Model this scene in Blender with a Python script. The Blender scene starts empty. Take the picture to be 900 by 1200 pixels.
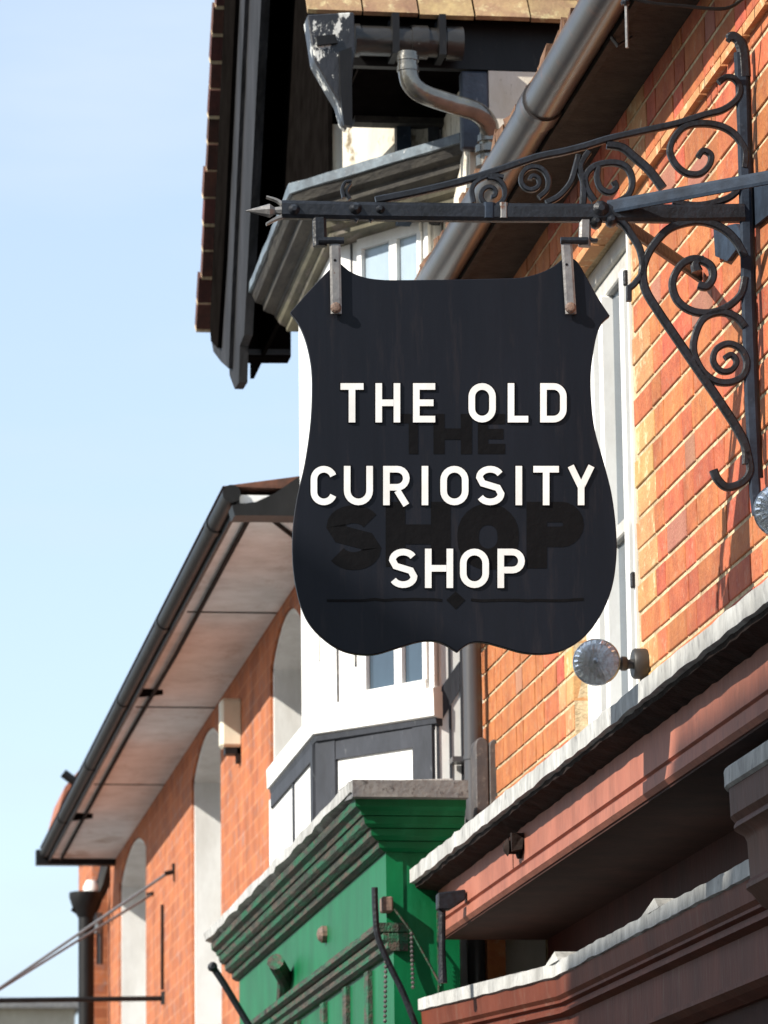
import bpy, bmesh, math, random
from mathutils import Vector, Matrix, noise
R = math.radians
random.seed(7)
S = bpy.context.scene
col = S.collection

# ------------------------------------------------------------------ camera
F = 5000.0                      # focal length in photo pixels (900 x 1200 photo)
CAM = Vector((0, 0, 1.6))
_d = Vector((-730, -1040, -F)).normalized()          # street direction seen by the camera
_a = -.012
_u = Vector((_a, 1, -(_d.x * _a + _d.y) / _d.z)).normalized()
_x = _d.cross(_u)
MW = Matrix((_x, _d, _u))                            # camera axes -> world axes
cd = bpy.data.cameras.new("camera"); cam = bpy.data.objects.new("camera", cd); col.objects.link(cam)
cam.matrix_world = Matrix.Translation(CAM) @ MW.to_4x4()
cd.sensor_fit = 'VERTICAL'; cd.sensor_height = 36; cd.lens = F / 1200 * 36
cd.clip_start = .1; cd.clip_end = 5000
cd.dof.use_dof = True; cd.dof.focus_distance = 9.35; cd.dof.aperture_fstop = 13
S.camera = cam

# ------------------------------------------------------------------ sky and sun
SX, SY, SZ = 1.0, .42, .70       # direction the sunlight travels: x, y, down
SUN = Vector((SX, SY, -SZ)).normalized()
el = math.asin(-SUN.z); az = math.atan2(-SUN.x, -SUN.y)     # compass angle of the sun from +Y towards +X
w = bpy.data.worlds.new("World"); S.world = w; w.use_nodes = True
nt = w.node_tree; nt.nodes.clear()
def N(t, **k):
    n = nt.nodes.new(t)
    for a, b in k.items(): setattr(n, a, b)
    return n
sky = N('ShaderNodeTexSky', sky_type='NISHITA', sun_disc=False)
sky.sun_elevation = el; sky.sun_rotation = az; sky.air_density = 1.0; sky.dust_density = .6; sky.ozone_density = 1.5
tc = N('ShaderNodeTexCoord'); mp = N('ShaderNodeMapping'); mp.inputs['Scale'].default_value = (2.2, 2.2, 9)
nz = N('ShaderNodeTexNoise'); nz.inputs['Scale'].default_value = 2.6; nz.inputs['Detail'].default_value = 5
rp = N('ShaderNodeValToRGB'); rp.color_ramp.elements[0].position = .42; rp.color_ramp.elements[1].position = .75
rp.color_ramp.elements[0].color = (.55, .55, .55, 1); rp.color_ramp.elements[1].color = (.97, .97, .97, 1)
mx = N('ShaderNodeMixRGB'); mx.inputs[2].default_value = (3.0, 3.55, 4.2, 1)
bg = N('ShaderNodeBackground'); bg.inputs['Strength'].default_value = .14
ou = N('ShaderNodeOutputWorld')
L = nt.links.new
L(tc.outputs['Generated'], mp.inputs[0]); L(mp.outputs[0], nz.inputs['Vector']); L(nz.outputs['Fac'], rp.inputs[0])
L(rp.outputs[0], mx.inputs[0]); L(sky.outputs[0], mx.inputs[1]); L(mx.outputs[0], bg.inputs[0]); L(bg.outputs[0], ou.inputs[0])
sd = bpy.data.lights.new("sun", 'SUN'); sd.energy = 4.6; sd.angle = R(.5); sd.color = (1, .94, .84)
so = bpy.data.objects.new("sun", sd); col.objects.link(so); so.rotation_euler = SUN.to_track_quat('-Z', 'Y').to_euler()
S.view_settings.view_transform = 'Standard'; S.view_settings.look = 'None'
S.view_settings.exposure = .8; S.view_settings.gamma = 1

# ------------------------------------------------------------------ picking points on real planes
def ray(px, py): return MW @ Vector((px - 450, 600 - py, -F))
def P(px, py, X=None, Y=None, Z=None):
    r = ray(px, py)
    t = (X - CAM.x) / r.x if X is not None else (Y - CAM.y) / r.y if Y is not None else (Z - CAM.z) / r.z
    return CAM + r * t

# ------------------------------------------------------------------ materials
def mat(name, c1, c2=None, scale=6, rough=.7, metal=0, bump=.0, bscale=60, stretch=(1, 1, 1), spots=None, rnd=0, lo=.35, hi=.65,
        spec=.5, sscale=25, slo=.55, shi=.62, bdist=.004, grime=.22):
    m = bpy.data.materials.new(name); m.use_nodes = True
    t = m.node_tree; b = t.nodes['Principled BSDF']; l = t.links.new
    b.inputs['Roughness'].default_value = rough; b.inputs['Metallic'].default_value = metal
    b.inputs['Specular IOR Level'].default_value = spec
    g = t.nodes.new('ShaderNodeNewGeometry'); mpn = t.nodes.new('ShaderNodeMapping'); mpn.inputs['Scale'].default_value = stretch
    l(g.outputs['Position'], mpn.inputs[0])
    n = t.nodes.new('ShaderNodeTexNoise'); n.inputs['Scale'].default_value = scale; n.inputs['Detail'].default_value = 6; n.inputs['Roughness'].default_value = .65
    l(mpn.outputs[0], n.inputs['Vector'])
    r = t.nodes.new('ShaderNodeValToRGB'); r.color_ramp.elements[0].position = lo; r.color_ramp.elements[1].position = hi
    c2 = c2 or tuple(v * .8 for v in c1)
    r.color_ramp.elements[0].color = (*c1, 1); r.color_ramp.elements[1].color = (*c2, 1)
    l(n.outputs['Fac'], r.inputs[0]); out = r.outputs[0]
    if spots:
        n2 = t.nodes.new('ShaderNodeTexNoise'); n2.inputs['Scale'].default_value = sscale; n2.inputs['Detail'].default_value = 8; n2.inputs['Roughness'].default_value = .7
        l(mpn.outputs[0], n2.inputs['Vector'])
        r2 = t.nodes.new('ShaderNodeValToRGB'); r2.color_ramp.elements[0].position = slo; r2.color_ramp.elements[1].position = shi
        l(n2.outputs['Fac'], r2.inputs[0])
        q = t.nodes.new('ShaderNodeMixRGB'); q.inputs[2].default_value = (*spots, 1)
        l(r2.outputs[0], q.inputs[0]); l(out, q.inputs[1]); out = q.outputs[0]
    if rnd:
        oi = t.nodes.new('ShaderNodeObjectInfo'); h = t.nodes.new('ShaderNodeHueSaturation')
        mr = t.nodes.new('ShaderNodeMapRange'); mr.inputs[3].default_value = 1 - rnd; mr.inputs[4].default_value = 1 + rnd
        l(oi.outputs['Random'], mr.inputs[0]); l(mr.outputs[0], h.inputs['Value'])
        ml = t.nodes.new('ShaderNodeMath'); ml.operation = 'MULTIPLY'; ml.inputs[1].default_value = 17.31
        fr = t.nodes.new('ShaderNodeMath'); fr.operation = 'FRACT'
        l(oi.outputs['Random'], ml.inputs[0]); l(ml.outputs[0], fr.inputs[0])
        mr2 = t.nodes.new('ShaderNodeMapRange'); mr2.inputs[3].default_value = .982; mr2.inputs[4].default_value = 1.012
        # hue input 0.5 = unchanged
        mr2.inputs[3].default_value = .485; mr2.inputs[4].default_value = .512
        l(fr.outputs[0], mr2.inputs[0]); l(mr2.outputs[0], h.inputs['Hue'])
        l(out, h.inputs['Color']); out = h.outputs[0]
    if grime:                                   # large soft streaks of soot and rain dirt
        mg = t.nodes.new('ShaderNodeMapping'); mg.inputs['Scale'].default_value = (1, 1, .35); l(g.outputs['Position'], mg.inputs[0])
        n4 = t.nodes.new('ShaderNodeTexNoise'); n4.inputs['Scale'].default_value = 7; n4.inputs['Detail'].default_value = 9; n4.inputs['Roughness'].default_value = .7
        l(mg.outputs[0], n4.inputs['Vector'])
        r4 = t.nodes.new('ShaderNodeValToRGB'); r4.color_ramp.elements[0].position = .42; r4.color_ramp.elements[1].position = .72
        r4.color_ramp.elements[0].color = (1, 1, 1, 1); k = 1 - grime; r4.color_ramp.elements[1].color = (k, k * .98, k * .95, 1)
        l(n4.outputs['Fac'], r4.inputs[0])
        q4 = t.nodes.new('ShaderNodeMixRGB'); q4.blend_type = 'MULTIPLY'; q4.inputs[0].default_value = 1
        l(out, q4.inputs[1]); l(r4.outputs[0], q4.inputs[2]); out = q4.outputs[0]
    l(out, b.inputs['Base Color'])
    if bump:
        n3 = t.nodes.new('ShaderNodeTexNoise'); n3.inputs['Scale'].default_value = bscale; n3.inputs['Detail'].default_value = 6
        l(mpn.outputs[0], n3.inputs['Vector'])
        bp = t.nodes.new('ShaderNodeBump'); bp.inputs['Strength'].default_value = bump; bp.inputs['Distance'].default_value = bdist
        l(n3.outputs['Fac'], bp.inputs['Height']); l(bp.outputs[0], b.inputs['Normal'])
    return m
M = {}
M['sign'] = mat('sign_paint', (.0038, .0050, .0092), (.0066, .0076, .0125), 5, .46, bump=.2, bscale=40, stretch=(1, 1, .10), spots=(.022, .018, .020), sscale=34, slo=.54, shi=.80, spec=.2)  # worn streaks, plus brownish reflections put into the paint colour
M['ghost'] = mat('old_letter_glue', (.0018, .0016, .002), (.0035, .003, .0035), 12, .6, bump=.3, bscale=60, spec=.12)
M['letter'] = mat('letter_white', (.86, .86, .84), (.80, .80, .78), 20, .45)
M['iron'] = mat('black_iron', (.006, .007, .009), (.014, .017, .024), 30, .45, bump=.5, bscale=90, spots=(.12, .07, .045), sscale=45, slo=.67, shi=.73, spec=.35)
M['iron_blue'] = mat('blue_grey_iron', (.032, .048, .075), (.018, .025, .038), 14, .65, bump=.3, bscale=80, spots=(.05, .065, .09), sscale=40, slo=.6, shi=.7, spec=.12)
M['galv'] = mat('galvanised_strap', (.17, .165, .165), (.26, .25, .24), 30, .45, metal=.4, bump=.3, bscale=90, spots=(.16, .08, .05), sscale=35, slo=.62, shi=.7)
M['rust'] = mat('rusty_bolt', (.22, .14, .10), (.10, .07, .06), 60, .7, bump=.5)
M['brick'] = mat('orange_brick', (.49, .148, .054), (.37, .092, .038), 16, .85, bump=.9, bscale=90, spots=(.44, .21, .12), sscale=34, slo=.54, shi=.72, rnd=.2, grime=.28)
M['brick_dark'] = mat('purple_brick', (.34, .13, .085), (.36, .16, .10), 14, .85, bump=.8, bscale=110, rnd=.12)
M['brick_yellow'] = mat('yellow_brick', (.52, .30, .12), (.46, .20, .075), 9, .85, bump=.8, bscale=110, spots=(.62, .46, .26), sscale=20, rnd=.12)
M['mortar'] = mat('cream_mortar', (.68, .54, .34), (.46, .34, .20), 40, .95, bump=1, bscale=150, lo=.4, hi=.62, grime=.5)
M['lead_white'] = mat('weathered_white_lead', (.52, .52, .50), (.36, .36, .35), 22, .8, bump=1, bscale=70, stretch=(1, 1, .4), spots=(.20, .20, .20), sscale=40, slo=.54, shi=.70, grime=.45)
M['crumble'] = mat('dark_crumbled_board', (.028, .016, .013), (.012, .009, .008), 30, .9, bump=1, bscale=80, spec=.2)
M['salmon'] = mat('salmon_paint', (.38, .135, .085), (.32, .105, .066), 7, .65, bump=.35, bscale=60, stretch=(1, 1, .4), spots=(.22, .085, .06), sscale=40, slo=.55, shi=.72, grime=.4)
M['maroon'] = mat('shaded_salmon_paint', (.15, .043, .026), (.10, .030, .019), 7, .55, bump=.35, bscale=50, stretch=(1, 1, .25), spots=(.17, .09, .065), sscale=24, slo=.54, shi=.8, spec=.08)  # the salmon paint darkened: shade under the fascia put into the colour
M['soffit_shaded'] = mat('shaded_salmon_boards', (.060, .024, .018), (.038, .017, .013), 8, .8, bump=.3, spec=.15)  # soffit and window boards, with the shade below the fascia in their colour
M['white'] = mat('white_paint', (.82, .82, .80), (.76, .76, .74), 6, .55, bump=.1)
M['white_dirty'] = mat('peeling_cream_render', (.66, .60, .48), (.74, .70, .62), 7, .85, bump=.8, bscale=40, stretch=(1, 1, .5), spots=(.22, .17, .10), sscale=22, slo=.56, shi=.66)
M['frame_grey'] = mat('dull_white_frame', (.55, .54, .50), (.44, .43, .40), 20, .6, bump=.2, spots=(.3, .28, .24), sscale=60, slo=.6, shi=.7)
M['timber'] = mat('grey_black_timber', (.034, .038, .047), (.05, .055, .068), 14, .75, bump=.6, bscale=50, stretch=(1, 1, .3), spots=(.16, .17, .18), sscale=50, slo=.62, shi=.74, spec=.3)
M['panel_shaded'] = mat('shaded_salmon_panel', (.052, .013, .010), (.035, .011, .009), 6, .6, bump=.3, stretch=(1, 1, .3), spec=.1)  # recess panel, darkened in colour for the shade it lies in
M['black'] = mat('black_paint', (.005, .005, .0055), (.010, .010, .011), 12, .5, bump=.4, bscale=45, stretch=(1, 1, .3), spots=(.04, .038, .034), sscale=30, slo=.62, shi=.75, spec=.25)
M['soffit_black'] = mat('black_boards', (.004, .0033, .003), (.007, .006, .0055), 10, .95, bump=.4, spec=0)
M['peel_black'] = mat('peeling_black_paint', (.01, .01, .012), (.02, .02, .024), 14, .4, bump=.8, bscale=50, stretch=(1, 1, .6), spots=(.62, .62, .58), sscale=26, slo=.55, shi=.59)
M['pipe'] = mat('grey_pipe', (.05, .05, .054), (.065, .065, .07), 8, .34, bump=.08, stretch=(1, 1, .2), spots=(.10, .09, .08), sscale=20, slo=.58, shi=.75)
M['pipe_black'] = mat('black_glossy_pipe', (.16, .155, .14), (.24, .23, .20), 22, .2, metal=.7, bump=.3, bscale=50, spots=(.30, .27, .10), sscale=20, slo=.6, shi=.7, spec=.8)
M['gutter'] = mat('brown_grey_gutter', (.040, .038, .040), (.055, .048, .044), 6, .3, bump=.06, spots=(.13, .06, .035), sscale=14, slo=.56, shi=.8, spec=.6)
M['soffit'] = mat('brown_grey_soffit', (.055, .044, .036), (.035, .028, .023), 16, .9, bump=.7, bscale=60, spots=(.02, .016, .013), sscale=60, slo=.6, shi=.66, spec=.15)
M['glass'] = mat('window_glass', (.04, .06, .085), (.05, .08, .11), 2, .06, spec=.9)
M['glass_pale'] = mat('sky_tinted_glass', (.36, .44, .50), (.30, .38, .45), 1.5, .12, spec=.8)  # upper oriel panes: pale sky reflection put into the colour
M['tile'] = mat('clay_tile', (.20, .085, .05), (.13, .06, .04), 12, .85, bump=.7, bscale=70, spots=(.32, .25, .12), sscale=26, slo=.56, shi=.7, rnd=.25)
M['tile_dark'] = mat('dark_clay_tile', (.12, .04, .026), (.06, .026, .02), 14, .85, bump=.6, bscale=70, rnd=.3)
M['tile_lichen'] = mat('lichen_clay_tile', (.36, .25, .12), (.24, .14, .08), 10, .9, bump=.8, bscale=60, spots=(.5, .42, .22), sscale=22, slo=.55, shi=.68, rnd=.2)
M['green'] = mat('green_paint', (.002, .135, .046), (.003, .095, .032), 6, .45, bump=.2, bscale=40, stretch=(1, 1, .3), spots=(.012, .17, .07), sscale=9, slo=.55, shi=.8, spec=.15)
M['green_worn'] = mat('worn_green_paint', (.006, .095, .042), (.030, .034, .024), 12, .75, bump=1, bscale=70, stretch=(2, .3, 2), spots=(.075, .055, .04), sscale=18, slo=.50, shi=.58, lo=.44, hi=.56)
M['lead_grey'] = mat('grey_lead', (.12, .12, .125), (.20, .195, .185), 14, .6, bump=.9, bscale=60, spots=(.05, .045, .045), sscale=30)
M['soffit_white'] = mat('dirty_white_soffit', (.88, .89, .90), (.74, .74, .74), 2.2, .8, bump=.3, stretch=(1, .5, 1), spots=(.42, .33, .27), sscale=3.0, slo=.56, shi=.74)
M['cream'] = mat('cream_plastic', (.78, .74, .60), (.74, .69, .54), 5, .4)
M['chrome'] = mat('lamp_reflector', (.42, .47, .53), (.10, .12, .15), 45, .16, metal=.9, bump=.4, bscale=120)
M['console'] = mat('grey_console', (.04, .04, .046), (.09, .075, .07), 12, .6, bump=.4, spots=(.14, .125, .11), sscale=30)
M['moss'] = mat('mossy_brown_debris', (.10, .045, .025), (.20, .11, .06), 30, .95, bump=1, bscale=60)
M['asphalt'] = mat('asphalt', (.05, .05, .052), (.065, .064, .062), 12, .9, bump=.4)
M['paving'] = mat('paving', (.26, .245, .22), (.2, .19, .17), 3, .85, bump=.3)
M['beige'] = mat('beige_render', (.42, .38, .30), (.36, .32, .25), 2, .85)

def far_brick():
    m = mat('far_orange_brick', (.48, .158, .058), (.39, .115, .044), 7, .9, grime=.4, spots=(.34, .20, .15), sscale=14, slo=.52, shi=.7)
    t = m.node_tree; b = t.nodes['Principled BSDF']; l = t.links.new
    src = b.inputs['Base Color'].links[0].from_socket
    g = t.nodes.new('ShaderNodeNewGeometry'); s = t.nodes.new('ShaderNodeSeparateXYZ'); c = t.nodes.new('ShaderNodeCombineXYZ')
    l(g.outputs['Position'], s.inputs[0]); ad = t.nodes.new('ShaderNodeMath'); l(s.outputs['X'], ad.inputs[0]); l(s.outputs['Y'], ad.inputs[1])
    l(ad.outputs[0], c.inputs['X']); l(s.outputs['Z'], c.inputs['Y'])
    bt = t.nodes.new('ShaderNodeTexBrick'); bt.inputs['Scale'].default_value = 1; bt.inputs['Brick Width'].default_value = .20
    bt.inputs['Row Height'].default_value = .070; bt.inputs['Mortar Size'].default_value = .006; bt.inputs['Bias'].default_value = -.3
    bt.inputs['Color1'].default_value = (1, 1, 1, 1); bt.inputs['Color2'].default_value = (.70, .65, .72, 1); bt.inputs['Mortar'].default_value = (1.05, 1.25, 1.5, 1)
    l(c.outputs[0], bt.inputs['Vector'])
    q = t.nodes.new('ShaderNodeMixRGB'); q.blend_type = 'MULTIPLY'; q.inputs[0].default_value = 1
    l(src, q.inputs[1]); l(bt.outputs['Color'], q.inputs[2]); l(q.outputs[0], b.inputs['Base Color'])
    return m
M['far_brick'] = far_brick()

# ------------------------------------------------------------------ mesh helpers
class MB:
    def __init__(s): s.b = bmesh.new()
    def face(s, vs, ):
        try: return s.b.faces.new(vs)
        except ValueError: return None
    def box(s, x0, x1, y0, y1, z0, z1, j=0):
        v = [s.b.verts.new((x + random.uniform(-j, j), y + random.uniform(-j, j), z + random.uniform(-j, j)))
             for x in (x0, x1) for y in (y0, y1) for z in (z0, z1)]
        for q in ((0, 1, 3, 2), (4, 6, 7, 5), (0, 4, 5, 1), (2, 3, 7, 6), (0, 2, 6, 4), (1, 5, 7, 3)): s.face([v[i] for i in q])
        return s
    def hexa(s, a, b):                      # two quads of points
        v = [s.b.verts.new(p) for p in list(a) + list(b)]; n = len(a)
        s.face(v[:n][::-1]); s.face(v[n:])
        for i in range(n): s.face((v[i], v[(i + 1) % n], v[n + (i + 1) % n], v[n + i]))
        return s
    def prism(s, poly, vec):                # polygon of 3D points extruded by vec
        vec = Vector(vec); return s.hexa([Vector(p) for p in poly], [Vector(p) + vec for p in poly])
    def tube(s, pts, r, n=10, cap=True, close=False):
        pts = [Vector(p) for p in pts]; rings = []; up = None
        for i, p in enumerate(pts):
            a = pts[max(i - 1, 0)]; c = pts[min(i + 1, len(pts) - 1)]; t = (c - a).normalized()
            if up is None: up = t.orthogonal().normalized()
            up = (up - t * up.dot(t)).normalized(); sd_ = t.cross(up)
            rr = r[i] if isinstance(r, (list, tuple)) else r
            rings.append([s.b.verts.new(p + (up * math.cos(2 * math.pi * k / n) + sd_ * math.sin(2 * math.pi * k / n)) * rr) for k in range(n)])
        for A, B in zip(rings, rings[1:]):
            for k in range(n): s.face((A[k], A[(k + 1) % n], B[(k + 1) % n], B[k]))
        if cap: s.face(rings[0][::-1]); s.face(rings[-1])
        return s
    def bar(s, pts, wdt, dep, nrm):         # flat bar swept in a plane of normal nrm; width in plane, depth along nrm
        pts = [Vector(p) for p in pts]; nrm = Vector(nrm).normalized(); rings = []
        for i, p in enumerate(pts):
            t = (pts[min(i + 1, len(pts) - 1)] - pts[max(i - 1, 0)]).normalized(); sdv = nrm.cross(t).normalized()
            ww = wdt[i] if isinstance(wdt, (list, tuple)) else wdt
            rings.append([s.b.verts.new(p + sdv * (a * ww / 2) + nrm * (c * dep / 2)) for a, c in
                          ((-1, -.6), (-.6, -1), (.6, -1), (1, -.6), (1, .6), (.6, 1), (-.6, 1), (-1, .6))])
        for A, B in zip(rings, rings[1:]):
            for k in range(8): s.face((A[k], A[(k + 1) % 8], B[(k + 1) % 8], B[k]))
        s.face(rings[0][::-1]); s.face(rings[-1]); return s
    def sweep(s, path, prof, j=0, seg=None, only=None):   # plan polyline, profile (offset to the right of travel, z)
        path = [Vector(p) for p in path]
        if seg:
            q = []
            for a, b in zip(path, path[1:]):
                n = max(1, int((b - a).length / seg)); q += [a.lerp(b, i / n) for i in range(n)]
            path = q + [path[-1]]
        rings = []
        for i, p in enumerate(path):
            ns = []
            for a, b in ((i - 1, i), (i, i + 1)):
                if a >= 0 and b < len(path):
                    t = (path[b] - path[a]).normalized(); ns.append(Vector((t.y, -t.x)))
            nn = sum(ns, Vector((0, 0))).normalized(); k = 1 / max(.3, nn.dot(ns[0]))
            rings.append([s.b.verts.new((p.x + nn.x * k * o + random.uniform(-j, j), p.y + nn.y * k * o + random.uniform(-j, j), z + random.uniform(-j, j)))
                          for o, z in prof])
        if only: rings = rings[only[0]:only[1] + 1]
        n = len(prof)
        for A, B in zip(rings, rings[1:]):
            for k in range(n): s.face((A[k], A[(k + 1) % n], B[(k + 1) % n], B[k]))
        s.face(rings[0][::-1]); s.face(rings[-1]); return s
    def lathe(s, o, axis, prof, n=24, a0=0, a1=2 * math.pi):     # profile (radius, distance along axis)
        o = Vector(o); axis = Vector(axis).normalized(); u = axis.orthogonal().normalized(); v = axis.cross(u); full = abs(a1 - a0 - 2 * math.pi) < 1e-6
        rings = [[s.b.verts.new(o + axis * h + (u * math.cos(a0 + (a1 - a0) * k / n) + v * math.sin(a0 + (a1 - a0) * k / n)) * max(r_, 1e-4)) for k in range(n)] for r_, h in prof]
        for A, B in zip(rings, rings[1:]):
            for k in range(n): s.face((A[k], A[(k + 1) % n], B[(k + 1) % n], B[k]))
        s.face(rings[0][::-1]); s.face(rings[-1]); return s
    def build(s, name, m, parent=None, smooth=False, bevel=0, **tags):
        bmesh.ops.delete(s.b, geom=[v for v in s.b.verts if not v.link_faces], context='VERTS')
        bmesh.ops.recalc_face_normals(s.b, faces=s.b.faces)
        if bevel: bmesh.ops.bevel(s.b, geom=s.b.edges[:], offset=bevel, segments=1, affect='EDGES', profile=.5)
        if smooth:
            for f in s.b.faces: f.smooth = True
            for e in s.b.edges:
                if len(e.link_faces) == 2 and e.calc_face_angle(0) > R(35): e.smooth = False
        me = bpy.data.meshes.new(name); s.b.to_mesh(me); s.b.free(); me.materials.append(M[m] if isinstance(m, str) else m)
        return link(bpy.data.objects.new(name, me), parent, **tags)
def link(o, parent=None, **tags):
    col.objects.link(o)
    if parent:
        o.parent = parent
        q = parent; t = Vector((0, 0, 0))
        while q: t += q.location; q = q.parent
        if o.type == 'MESH' and tuple(o.location) == (0, 0, 0): o.location = -t      # meshes are built in world space
    for k, v in tags.items(): o[k] = v
    return o
def thing(name, label, cat, loc=(0, 0, 0), group=None):
    o = bpy.data.objects.new(name, None); col.objects.link(o); o.empty_display_size = .1
    o.location = loc; o['label'] = label; o['category'] = cat
    if group: o['group'] = group
    return o
def box(name, m, parent, x0, x1, y0, y1, z0, z1, bevel=0, **t): return MB().box(x0, x1, y0, y1, z0, z1).build(name, m, parent, bevel=bevel, **t)
def smoothpath(pts, n=6):
    out = []
    for i in range(len(pts) - 1):
        p0 = pts[max(i - 1, 0)]; p1 = pts[i]; p2 = pts[i + 1]; p3 = pts[min(i + 2, len(pts) - 1)]
        for k in range(n):
            t = k / n
            out.append(tuple(.5 * ((2 * b) + (-a + c) * t + (2 * a - 5 * b + 4 * c - d) * t * t + (-a + 3 * b - 3 * c + d) * t ** 3) for a, b, c, d in zip(p0, p1, p2, p3)))
    return out + [tuple(pts[-1])]

# ================================================================== ground
g = MB().box(-400, 400, -60, 900, -.6, -.004).build('ground', 'paving', kind='structure')
MB().box(-4.6, .9, -60, 300, -.3, 0.0).build('road', 'asphalt', kind='structure')
MB().box(.9, 2.2, -60, 300, -.3, .12).build('pavement', 'paving', kind='structure')
MB().box(-5.9, -4.6, -60, 300, -.3, .12).build('pavement', 'paving', kind='structure')

# ================================================================== unseen houses across the road, shaped to cast the shade low on the shopfronts
for (ya_, yb_, zz_, lab) in ((-14, 5.6, 2.86, 'taller rendered house across the road, out of view, shaped for the shade it casts'), (5.62, 7.6, 2.70, 'lower rendered house across the road, out of view, also shaped for its shade')):
    oh = thing('house', lab, 'house', (-6, (ya_ + yb_) / 2, 0))
    TOPZ = zz_ + (2.05 + 6.0) * SZ / SX
    box('wall', 'beige', oh, -11, -6.2, ya_, yb_, 0, TOPZ - .25)
    MB().prism([(-5.95, ya_, TOPZ - .25), (-5.95, ya_, TOPZ), (-8.6, ya_, TOPZ + .7), (-11.2, ya_, TOPZ), (-11.2, ya_, TOPZ - .25)], (0, yb_ - ya_, 0)).build('roof', 'tile', oh)
    y = ya_ + .5
    while y + 1.3 < yb_:
        wf = box('window', 'white', oh, -6.25, -6.17, y, y + 1.2, 3.4, 4.9)
        box('pane', 'glass', wf, -6.18, -6.16, y + .1, y + 1.1, 3.5, 4.8); y += 3.6

# ================================================================== curiosity shop building
XW = 2.13
shop = thing('brick_building', 'orange brick building with tall white window and big gutter, behind the hanging sign', 'building', (2.3, 11, 0))
Y0, Y1, ZB, ZT = 8.0, 12.62, 3.02, 4.80
WY0, WY1, WZ0, WZ1 = 10.27, 11.15, 3.0, 4.56
wall = MB()
wall.box(XW + .0035, 2.9, Y0, WY0, 2.98, ZT); wall.box(XW + .0035, 2.9, WY1, Y1, 2.98, ZT); wall.box(2.31, 2.9, Y0, Y1, 0, 2.98)
wall.box(XW + .0035, 2.9, WY0, WY1, WZ1, ZT); wall.box(2.32, 2.9, WY0, WY1, WZ0, WZ1)
wall = wall.build('wall', 'mortar', shop)
def put_bricks():
    spots = []
    c = 0; z = ZB
    while z < ZT - .02:
        y = Y0 - (0 if c % 2 else .085)
        k = c
        while y < Y1:
            ln = .215 if k % 2 else .1025
            a, b = y, min(y + ln, Y1)
            zt = min(z + .0675, ZT)
            for lo_, hi_ in (([(a, b)] if (b <= WY0 or a >= WY1 or z > WZ1 - .03) else
                              [q for q in ((a, WY0), (WY1, b)) if q[1] - q[0] > .03])):
                jamb = abs(lo_ - WY1) < .12 or abs(hi_ - WY0) < .05
                spots.append((lo_, hi_, z, zt, jamb))
            y += ln + .0095; k += 1
        z += .079; c += 1
    def vis(s):
        y = (s[0] + s[1]) / 2
        return y > 8.62
    big = sorted([s for s in spots if vis(s)], key=lambda s: s[0])
    return big, [s for s in spots if not vis(s)]
vis_b, hid_b = put_bricks()
meshes = {}
def brick_mesh(ln, ht):
    key = (round(ln, 3), round(ht, 3), random.randrange(3))
    if key not in meshes:
        b = bmesh.new(); q = MB(); q.b = b
        q.box(-.105, 0, -ln / 2, ln / 2, -ht / 2, ht / 2, .0008)
        bmesh.ops.recalc_face_normals(b, faces=b.faces)
        bmesh.ops.bevel(b, geom=[e for e in b.edges if e.verts[0].co.x < -.09 and e.verts[1].co.x < -.09], offset=.0018, segments=1, affect='EDGES')
        me = bpy.data.meshes.new('brick'); b.to_mesh(me); b.free(); me.materials.append(M['brick']); meshes[key] = me
    return meshes[key]
rest = {'brick': MB(), 'brick_dark': MB(), 'brick_yellow': MB()}
for n, (a, b, z0, z1, jamb) in enumerate(vis_b + hid_b):
    r_ = random.random(); mk = 'brick_yellow' if jamb and r_ < .8 else 'brick_dark' if r_ < .05 else 'brick'
    pr = random.uniform(0, .0012)
    if n < 290:
        o = bpy.data.objects.new('brick', brick_mesh(b - a, z1 - z0)); o.location = (XW + .105 - pr, (a + b) / 2, (z0 + z1) / 2)
        col.objects.link(o); o.parent = wall; o.location -= Vector(shop.location) + Vector(wall.location)
        o.material_slots[0].link = 'OBJECT'; o.material_slots[0].material = M[mk]
    else:
        rest[mk].box(XW - pr, XW + .105, a, b, z0, z1, .001)
for k, v in rest.items(): v.build('far_bricks', k, wall, kind='stuff')
# projecting string course just under the soffit
sc = MB(); y = Y0
while y < Y1 - .05:
    sc.box(XW - .018, XW + .02, y, y + .213, 4.552, 4.574, .001); y += .223
sc.build('string_course', 'brick_yellow', shop)
# soffit, fascia board and roof edge
MB().box(1.99, XW + .3, 8.0, 12.60, ZT, ZT + .03).build('soffit', 'soffit', shop)
MB().box(1.972, 1.990, 8.0, 12.58, ZT - .012, ZT + .06).build('eaves_board', 'soffit', shop)
MB().prism([(1.935, 8.0, ZT + .055), (1.935, 8.0, ZT + .08), (3.4, 8.0, ZT + .8), (3.4, 8.0, ZT + .6)], (0, 4.09, 0)).build('roof', 'tile', shop)
ed = MB()
for i in range(56):                       # crumbling tile edge and moss above the gutter
    y = 8.6 + i * .068; h = random.uniform(.0, .03)
    x = 1.900 + random.uniform(-.012, .012)
    ed.box(x, x + .08, y, y + random.uniform(.06, .13), ZT + .06 + random.uniform(-.006, .006), ZT + .085 + h, .008)
ed.build('moss_edge', 'moss', shop, kind='stuff')
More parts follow.
